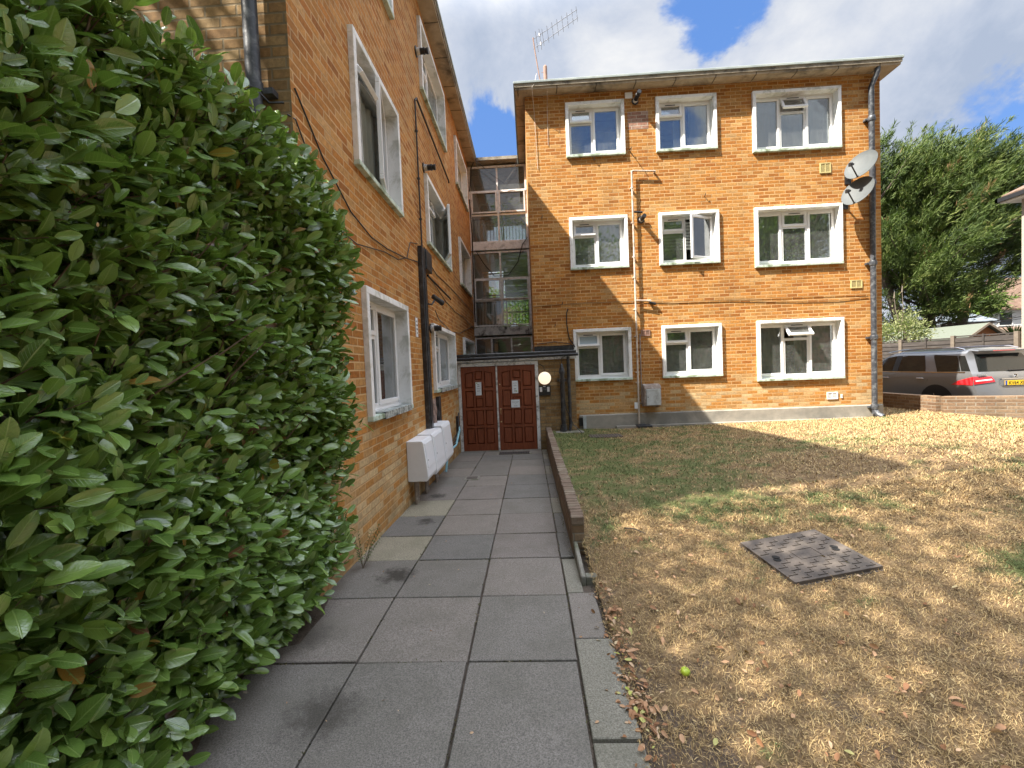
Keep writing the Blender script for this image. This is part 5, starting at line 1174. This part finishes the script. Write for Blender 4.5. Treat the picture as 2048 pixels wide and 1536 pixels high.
# laurel hedge: shoots that carry leaves in spirals
hg = thing('laurel_hedge', (-2.1, 1.5, -1.6), 'tall glossy green laurel hedge beside the path in front of the left wall', 'hedge')
def hedge():
    C, Dd, Nn, L, Wd, Rn = [], [], [], [], [], []; tw = MB()
    def face_x(y, z):   # outer face wanders in and out
        t = (z+1.6)/3.0
        base = -1.45 + .05*math.sin(2.1*y+1.3*z) + .04*math.sin(5.3*z+y*3.1)
        if z > .9: base -= (z-.9)**2*.35
        if z < -1.3: base -= (-1.3-z)*.25
        if y > 3.0: base -= (y-3.0)**2*(.30+.30*max(z, 0))
        return base
    for s in range(5900):
        u_ = random.random()
        y = random.uniform(.35, 3.36-.10*random.random()); z = random.uniform(-1.52, 1.46)
        kind = random.random()
        if kind < .80:
            x = face_x(y, z)-abs(random.gauss(0, .12)); out = Vector((.9, random.uniform(-.5, .5), random.uniform(-.15, .9)))
            if y > 3.1: out = Vector((.6, .7, random.uniform(-.1, .7)))
        elif kind < .92:
            x = random.uniform(-2.7, -1.5); z = 1.40+random.gauss(0, .07)-max(0, (x+1.5))*.0; out = Vector((random.uniform(-.2, .6), random.uniform(-.5, .5), 1.))
        else:
            x = random.uniform(-2.2, -1.5); y = 3.0; z = random.uniform(-1.4, 1.4); x = face_x(2.9, z)-random.random()*.3; y = 2.93; out = Vector((.3, .2, .6))
        if x < WX and y > NY-.12: y = NY-.12-random.random()*.1
        out.normalize(); Ls = random.uniform(.14, .28); p0 = Vector((x, y, z))-out*Ls*.6
        bend = Vector((0, 0, .25)); nl = random.randint(6, 9); ph = random.random()*6.28
        pts = []
        tang = out.orthogonal().normalized(); tb = out.cross(tang)
        light = random.random()
        for k in range(nl):
            t = k/(nl-1); pt_ = p0 + out*Ls*t + bend*Ls*t*t*.5; pts.append(pt_)
            a = ph+k*2.39996
            side = tang*math.cos(a)+tb*math.sin(a)
            d_ = (side*(1.1-.45*t) + out*(.45+.5*t) + Vector((.12, 0, .12))).normalized()
            l_ = random.choice([.052, .064, .074, .084, .095, .12])*random.uniform(.85, 1.1)
            nrm = (out*1.0+Vector((.35, -.2, .75)) - side*.2).normalized()
            nrm = nrm + Vector((random.gauss(0, .25), random.gauss(0, .25), random.gauss(0, .25)))
            q_ = pt_ + d_*.012
            if q_.x < WX+.02 and q_.y > NY-.04: continue
            if q_.z < -1.58: continue
            C.append(q_); Dd.append(d_); Nn.append(nrm); L.append(l_); Wd.append(l_*random.uniform(.40, .50))
            v = light*.55+random.random()*.32+.12*(t > .8)
            if random.random() < .012: v = random.uniform(.988, 1.)
            Rn.append(min(v, 1.))
        if s % 2 == 0: tw.tube([pts[0], pts[len(pts)//2], pts[-1]], [.004, .003, .0015], 4, cap=False)
    C, Dd, Nn = (np.array([tuple(a) for a in q]) for q in (C, Dd, Nn))
    leaves_mesh('foliage', C, Dd, Nn, np.array(L), np.array(Wd), np.array(Rn), 'laurel', hg)
    # inner branches
    for i in range(90):
        y = random.uniform(.3, 3.0); x = -2.15+random.gauss(0, .15); p_ = [Vector((x, y, -1.6))]; d_ = Vector((random.uniform(0, .5), random.gauss(0, .3), 1))
        if y > NY-.3 : continue
        for k in range(6):
            p_.append(p_[-1]+d_.normalized()*.42); d_ += Vector((random.uniform(-.12, .22), random.gauss(0, .18), 0))
            if p_[-1].x > -1.80: d_.x = -.15
            d_.y = max(-.3, min(.3, d_.y))
        tw.tube(p_, [.02, .017, .014, .011, .008, .006, .004], 5, cap=False)
        for k in range(2, 6): tw.tube([p_[k], p_[k]+Vector((.15, random.gauss(0, .06), .12)), p_[k]+Vector((.30, random.gauss(0, .1), .28))], [.007, .005, .002], 4, cap=False)
    tw.build('branches', 'twig', hg)
    # coarse inner leaves fill the depth of the hedge so that little shows through it
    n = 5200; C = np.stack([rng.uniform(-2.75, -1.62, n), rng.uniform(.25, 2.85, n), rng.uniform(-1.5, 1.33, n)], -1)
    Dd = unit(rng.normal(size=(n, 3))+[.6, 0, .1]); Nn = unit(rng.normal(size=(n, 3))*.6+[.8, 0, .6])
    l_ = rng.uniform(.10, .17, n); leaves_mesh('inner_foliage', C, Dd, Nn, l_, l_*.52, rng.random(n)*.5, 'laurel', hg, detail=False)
hedge()
wd = thing('wall_weed', (-1.45, 3.55, -1.62), 'thin dark weed with narrow leaves growing at the foot of the left wall', 'plant')
def weed(o, x, y, z, n, h, mat='foliage'):
    m = MB(); C, Dd, L = [], [], []
    for i in range(n):
        a = random.uniform(0, 6.28); tip = Vector((x+.10*math.cos(a)+.05, y+.12*math.sin(a), z+h*random.uniform(.6, 1.)))
        b0 = Vector((x, y, z)); mid = (b0+tip)/2+Vector((0, 0, .03)); m.tube([b0, mid, tip], [.002, .0015, .001], 4, cap=False)
        for t in np.linspace(.25, 1, 9):
            c = b0.lerp(tip, t)
            for s in (-1, 1): C.append(tuple(c)); Dd.append((math.cos(a+s*1.2), math.sin(a+s*1.2), .4)); L.append(.035)
    m.build('stem', 'twig', o); C = np.array(C); n_ = len(C); leaves_mesh('foliage', C, np.array(Dd), np.tile([0, 0, 1.], (n_, 1)), np.array(L), np.array(L)*.3, rng.random(n_), mat, o, detail=False)
weed(wd, -1.46, 3.5, -1.63, 7, .34)

# large windswept conifer
ct = thing('conifer_tree', (23.4, 26., -1.7), 'large dark green windswept cypress tree behind the shed and fence', 'tree')
def conifer():
    bx, by, bz = 23.4, 26., -1.7; limbs = []
    trunks = [((bx, by, bz), (bx-.3, by, 4.), (bx+.8, by, 9.)), ((bx-.5, by+.3, bz), (bx-2.5, by, 4.), (bx-3.6, by, 11.0)), ((bx+.4, by, bz), (bx+2.2, by, 3.2), (bx+4.6, by-.4, 7.))]
    m = MB()
    for t in trunks: m.tube([t[0], Vector(t[0]).lerp(Vector(t[1]), .5)+Vector((.1, 0, 0)), t[1], t[2]], [.38, .28, .2, .05], 8)
    for i in range(170):
        z = random.uniform(.9, 9.6); f_ = (z-.8)/9.
        side = random.uniform(-1, 1)
        x0 = bx+side*1.3*(1-f_*.5); ang = random.uniform(0, 6.28)
        lim = 5.0*(1-.55*max(0, f_-.35)/.65)
        rx = lim*random.uniform(.55, 1.0); ex = x0+rx*math.cos(ang); ey = by+rx*.8*math.sin(ang)
        if z < 3 and ex < bx-3.0: pass
        rise = random.uniform(.6, 2.1)+(.6 if math.cos(ang) > 0 else .2)
        if z < 2.0: rise = random.uniform(-.1, .8)
        limbs.append(((x0, by, z), (ex+.5, ey, min(z+rise, 12.2-.22*abs(ex-bx+1.0)**1.25)), .06))
    for (x, z) in ((-3.6, 11.8), (-2.7, 11.0), (-.2, 11.9), (.9, 11.2), (2.9, 10.4), (4.4, 9.9), (5.4, 8.7), (-4.3, 10.6), (6.2, 7.6), (1.8, 10.8)):
        for _ in range(3): limbs.append(((bx+x-1.1, by+random.gauss(0, .8), z-3.0), (bx+x+.15+random.gauss(0, .25), by+random.gauss(0, .6), z+random.gauss(0, .25)), .05))
    P_, U_, T_ = [], [], []
    for (a, b, r_) in limbs:
        a, b = np.array(a), np.array(b); d_ = b-a; Ln = np.linalg.norm(d_); du = d_/Ln; per = int(12+Ln*5.6)
        m.tube([a, (a+b)/2-[0, 0, .15], b], [.07, .045, .012], 4, cap=False)
        t = .2+.82*rng.random(per)**.7; ctr = a+d_*t[:, None]+rng.normal(size=(per, 3))*(Ln*.15*(1.2-t)+.18)[:, None]*[1, 1, .7]
        P_.append(ctr); U_.append(unit(du*.9+np.array([.45, -.1, .42])+rng.normal(size=(per, 3))*.33)); T_.append(np.clip(rng.random()*.35+rng.random(per)*.5, 0, 1))
    m.build('trunk', 'bark', ct, smooth=True)
    P_, U_, T_ = np.concatenate(P_), np.concatenate(U_), np.concatenate(T_); k = 40; n = len(P_)
    tt = rng.random((n, k)); ln = rng.uniform(.55, 1.15, n)
    C = P_[:, None]+U_[:, None]*(tt*ln[:, None])[..., None]+rng.normal(size=(n, k, 3))*(.13*(1.15-tt))[..., None]
    Dd = unit(U_[:, None]+rng.normal(size=(n, k, 3))*.38); C = C.reshape(-1, 3); Dd = Dd.reshape(-1, 3)
    N_ = unit(rng.normal(size=C.shape)*.8+[0, -.3, .8]); l_ = rng.uniform(.12, .27, len(C)); r_ = np.clip(np.repeat(T_, k)+rng.normal(size=len(C))*.12, 0, .97)
    br = rng.random(n) < .012; r_[np.repeat(br, k)] = 1.
    dx = C[:, 0]-bx; keep = C[:, 2] > np.where(dx > 1.3, 3.3+.25*(dx-1.3), np.where(np.abs(dx+.2) < 1.6, 1.7, 2.7))+.35*np.sin(dx*3.1)
    C, Dd, N_, l_, r_ = C[keep], Dd[keep], N_[keep], l_[keep], r_[keep]
    leaves_mesh('crown', C, Dd, N_, l_*1.25, l_*.19, r_, 'conifer', ct, detail=False)
conifer()
def bushy(o, c, rad, n, mat, size, wr_=.5, limb=1., loose=1.):
    """crown of clumps: leaf blades gathered round random clump centres inside an ellipsoid"""
    c = np.array(c); rad = np.array(rad); ncl = max(10, n//160)
    cl = unit(rng.normal(size=(ncl, 3)))*rng.uniform(.45, 1., (ncl, 1))**.6*rad*rng.uniform(.75, 1.08, (ncl, 1))+c
    idx = rng.integers(0, ncl, n); cs = rad.mean()*.19*loose
    C = cl[idx]+rng.normal(size=(n, 3))*cs*np.array([1, 1, .7]); tone = rng.random(ncl)
    Dd = unit(C-c+rng.normal(size=(n, 3))*rad.mean()*.5); N_ = unit(rng.normal(size=(n, 3))*.7+[0, 0, 1.])
    l_ = size*rng.uniform(.6, 1.2, n); r_ = np.clip(tone[idx]*.5+rng.random(n)*.5, 0, 1)
    keep = C[:, 2] > -1.65
    leaves_mesh('crown', C[keep], Dd[keep], N_[keep], l_[keep], l_[keep]*wr_, r_[keep], mat, o, detail=False)
    base = Vector(o.location); m = MB()
    top = Vector(c); m.tube([base, base.lerp(top, .5)+Vector((.1, .05, 0)), top], [rad[0]*.075+.02, (rad[0]*.055+.015)*limb, (rad[0]*.02+.008)*limb], 8)
    for i in range(min(40, ncl)):
        s_ = base.lerp(top, random.uniform(.45, .95)); e_ = Vector(cl[i]); m.tube([s_, s_.lerp(e_, .5)+Vector((0, 0, .12*rad[2]*.3)), e_], [(rad[0]*.022+.006)*limb, (rad[0]*.014+.004)*limb, .004], 5, cap=False)
    m.build('trunk', 'bark', o, smooth=True)
b1 = thing('flowering_shrub', (17.2, 20.6, -1.7), 'pale yellow-green shrub rising above the fence beside the brick corner', 'shrub'); bushy(b1, (17.3, 20.6, .55), (1.25, .9, 1.35), 5200, 'bush_pale', .10)
m = MB()
for (x, z) in ((16.9, 2.75), (17.25, 3.0)): m.tube([(17.2, 20.6, 1.0), (x+.05, 20.6, 2.0), (x, 20.6, z)], [.02, .015, .01], 5); m.tube([(x, 20.6, z-.25), (x+.02, 20.6, z+.05)], [.035, .012], 6)
m.build('dry_stalk', 'post_wood', b1)
b2 = thing('lime_tree', (41., 43.6, -1.7), 'bright yellow-green tree beyond the roofs right of the cypress', 'tree'); bushy(b2, (42.4, 43.6, 4.3), (2.9, 2.2, 1.8), 5200, 'foliage_lime', .34)
b3 = thing('spiky_plant', (31.8, 29.5, -1.7), 'spiky green plant in front of the low tiled outhouse roof', 'plant')
m = MB()
for i in range(60):
    a = random.uniform(0, 6.28); e_ = random.uniform(.5, 1.4); t_ = Vector((31.8+1.1*math.cos(a)*math.cos(e_), 29.5+1.1*math.sin(a)*math.cos(e_), .45+1.1*math.sin(e_))); m.tube([(31.8, 29.5, .45), Vector((31.8, 29.5, .45)).lerp(t_, .5)+Vector((0, 0, .1)), t_], [.03, .03, .004], 4, cap=False)
m.build('leaves', 'foliage_lime', b3); m = MB(); m.tube([(31.8, 29.5, -1.7), (31.8, 29.5, .5)], .12, 8); m.build('trunk', 'bark', b3)
# tree that stands behind the hedge and dapples the near lawn, and the row of trees across the street seen in the window glass
t1 = thing('garden_tree', (-4.6, -2.2, -1.6), 'broad leafy tree standing behind the hedge, out of the frame, shading the lawn', 'tree'); bushy(t1, (-3.5, -1.0, 7.6), (4.5, 2.9, 2.1), 19000, 'foliage', .125, limb=.3, loose=1.5)
t2 = thing('street_tree', (2.2, -15.5, -1.6), 'tall leafy tree across the street, first in the row mirrored by the windows', 'tree', 'trees across the street'); bushy(t2, (2.8, -15.5, 6.0), (4.7, 3., 5.9), 27000, 'foliage', .28)
def copy_thing(o, loc, label, rz=0, sc=1.):
    c = o.copy(); scene.collection.objects.link(c); c.location = loc; c['label'] = label; c.rotation_euler = (0, 0, rz); c.scale = (sc,)*3
    for ch in list(o.children):
        d_ = ch.copy(); scene.collection.objects.link(d_); d_.parent = c
    return c
copy_thing(t2, (11.5, -17., -1.6), 'tall leafy tree across the street, second in the mirrored row', 2.1, 1.0)
copy_thing(t2, (20.5, -15.5, -1.6), 'tall leafy tree across the street, third in the mirrored row', 4.0, 1.05)

b4 = thing('background_tree', (3.5, 27., -1.7), 'leafy green tree behind the building, seen through the stairwell glass', 'tree'); bushy(b4, (1.6, 27., 2.2), (5., 3., 3.6), 9000, 'foliage_lime', .34)
t3 = copy_thing(b2, (30., 60., -1.7), 'pale green tree far behind the cypress, left of the lime tree', 1.0, 1.0)
b5 = thing('distant_hedge', (34., 48., -1.7), 'dark green hedgerow far behind the shed and the cypress trunk', 'hedge'); bushy(b5, (34., 48., .3), (14., 2., 2.6), 9000, 'foliage', .5)
b6 = thing('street_hedge', (8., -13., -1.6), 'leafy garden hedge across the street under the mirrored trees', 'hedge'); bushy(b6, (9., -13., -.4), (14., 1., 1.5), 14000, 'foliage', .22)
house('terrace_house', -6., 34., -31., -23., 4.2, 7.5, 'brick_far', 'tile_brown', 'long brick house across the street behind the row of trees')
# ------------------------------------------------------------------ grass, litter
def blades():
    def scatter(n, x0, x1, y0, y1, powr):
        x = rng.uniform(x0, x1, n); y = y0+(y1-y0)*rng.random(n)**powr; return x, y
    def patchy(x, y): return .5+.5*np.sin(x*4.1+1.3*np.sin(y*3.3))*np.sin(y*4.7+1.1*np.sin(x*2.9))
    sets = []
    for (n, x0, x1, y0, y1, pw, l0, l1, w0) in ((190000, .40, 4.6, 1.15, 4.3, 1.0, .009, .024, .0013), (90000, .42, 7.6, 3.6, 9.7, .9, .018, .040, .003), (30000, 4.4, 9.2, 1.8, 4.6, 1., .018, .038, .0026), (14000, 7.5, 9.1, 6., 12., 1., .02, .045, .004), (9000, .42, 4.6, 1.15, 4.6, 1., .030, .060, .0012)):
        x, y = scatter(n, x0, x1, y0, y1, pw)
        bare = patchy(x, y) * (np.clip((1.25-x)/.8, 0, 1)*.55+.25)
        k = (rng.random(n) > bare) & ~((np.abs((x-2.0)*.989+(y-3.23)*.148) < .328) & (np.abs((y-3.23)*.989-(x-2.0)*.148) < .295)) & ~((x > 1.13) & (x < 1.8) & (y > 8.4) & (y < 8.8)) & ~((y > 9.55) & (x < 7.6))
        k &= ~((x > .5) & (x < 1.1) & (y > 9.05))
        x, y = x[k], y[k]; n = len(x); a = rng.uniform(0, 2*np.pi, n)
        tuft = 1+.5*patchy(x*1.7, y*2.1)
        L = rng.uniform(l0, l1, n)*tuft; tilt = rng.uniform(.4, 1.42, n)
        z = lz(x, y)+.004; d = np.stack([np.cos(a), np.sin(a), np.zeros(n)], -1); s = np.stack([-np.sin(a), np.cos(a), np.zeros(n)], -1)
        b = np.stack([x, y, z], -1); h1 = (L*.55*np.cos(tilt))[:, None]*[0, 0, 1.]; o1 = d*(L*.5*np.sin(tilt))[:, None]
        w_ = (w0*rng.uniform(.6, 1.5, n))[:, None]
        mid = b+h1+o1; tip = mid+d*(L*.55*np.sin(np.minimum(tilt+.5, 1.5)))[:, None]+(L*.5*np.cos(np.minimum(tilt+.5, 1.5)))[:, None]*[0, 0, 1.]
        V = np.stack([b-s*w_, b+s*w_, mid+s*w_*.8, mid-s*w_*.8, tip+s*w_*.15, tip-s*w_*.15], 1); sets.append((V, rng.random(n)))
    V = np.concatenate([q[0] for q in sets]); r_ = np.concatenate([q[1] for q in sets]); n = len(V); i6 = np.arange(n)[:, None]*6
    F = np.concatenate([i6+[0, 1, 2, 3], i6+[3, 2, 4, 5]])
    o = fast_mesh('grass', V.reshape(-1, 3), F, 'grass_blade', rnd=np.repeat(r_, 6)); tag(o, 'short sun-bleached lawn grass with green patches', 'grass', kind='stuff')
blades()
def litter():
    n = 620; x = np.concatenate([rng.normal(.445, .035, 150), rng.normal(.47, .045, 170), rng.uniform(.45, 1.9, 160), rng.uniform(.5, 4.8, 200), rng.uniform(-1.5, .3, 60), rng.uniform(-1.55, .3, 30)])
    y = np.concatenate([np.where(rng.random(150) < .6, rng.normal(1.98, .10, 150), rng.normal(2.45, .2, 150)), rng.uniform(1.2, 3.1, 170), rng.uniform(1.3, 3.9, 160), rng.uniform(1.3, 4.6, 200), rng.uniform(1.4, 9., 60), rng.uniform(8.2, 9.2, 30)])
    z = np.array([(pz(b) if a < .41 else float(lz(a, b))+.018)+.006 for a, b in zip(x, y)])
    keep = ~((np.abs(x-.37) < .07) & (y > 3.1)); x, y, z = x[keep], y[keep], z[keep]; n = len(x)
    C = np.stack([x, y, z], -1); a = rng.uniform(0, 6.28, n); D_ = np.stack([np.cos(a), np.sin(a), rng.uniform(-.1, .35, n)], -1)
    N_ = unit(rng.normal(size=(n, 3))*.45+[0, 0, 1.]); l_ = rng.uniform(.012, .045, n)*np.where(x < .3, .45, 1.)
    o = leaves_mesh('fallen_leaves', C, D_, N_, l_, l_*.5, rng.random(n), 'dead_leaf', None, curl=.6); tag(o, 'dry curled brown leaves scattered on lawn and path edge', 'leaf litter', kind='stuff')
litter()
def joint_weeds():
    X, Y = [], []
    for _ in range(5200):
        if random.random() < .5: x = random.choice([-1.03, -.405, .205])+random.gauss(0, .005); y = random.uniform(1.1, 9.2)
        else: y = random.choice(rows[3:])+random.gauss(0, .006); x = random.uniform(-1.55, .30)
        if math.sin(x*9.1+y*6.3)+math.sin(y*13.7-x*4) < .35: continue
        X.append(x); Y.append(y)
    for _ in range(1500):   # along the foot of the wall and of the low wall
        y = random.uniform(3.2, 9.2); X.append(random.choice([WX+.02+abs(random.gauss(0, .02)), .305-abs(random.gauss(0, .015))])); Y.append(y)
    X, Y = np.array(X), np.array(Y); n = len(X); Z = np.array([pz(v) for v in Y])-.008
    C = np.stack([X, Y, Z], -1); a = rng.uniform(0, 6.28, n); D_ = np.stack([np.cos(a)*.7, np.sin(a)*.7, rng.uniform(.2, 1., n)], -1)
    l_ = rng.uniform(.006, .017, n); o = leaves_mesh('joint_moss', C, D_, unit(rng.normal(size=(n, 3))), l_, l_*.45, rng.random(n), 'moss', None, detail=False); tag(o, 'moss and dry crumbs lodged in the joints between the paving slabs', 'moss', kind='stuff')
joint_weeds()
ap = thing('green_apple', (.735, 2.18, float(lz(.735, 2.18))), 'small green windfall apple on the dry grass near the path edge', 'apple')
m = MB(); zc = float(lz(.735, 2.18)); m.lathe([(0, .004), (.003, .014), (.010, .021), (.022, .024), (.034, .020), (.040, .011), (.038, .003)], (.735, 2.18, zc), (.2, .1, 1), 18); m.build('flesh', 'apple_green', ap, smooth=True)
m = MB(); m.tube([(.742, 2.184, zc+.037), (.748, 2.188, zc+.05)], .0016, 5); m.build('stalk', 'twig', ap)
tg = MB(); z0 = float(lz(.95, 3.75)); tg.tube([(.80, 3.86, z0+.03), (.88, 3.82, z0+.035), (.96, 3.75, z0+.02)], [.006, .005, .003], 5); o = tg.build('fallen_twig', 'string_bark', origin=(.88, 3.8, z0)); tag(o, 'dark fallen twig on the grass near the end of the low wall', 'twig')

# ------------------------------------------------------------------ lift the whole place so that the near path lies at height 0
for o in scene.objects:
    if o.parent is None and o.type != 'CAMERA' and o.type != 'LIGHT': o.location.z += EYE
for o in list(scene.objects):
    if '_local' in o: del o['_local']
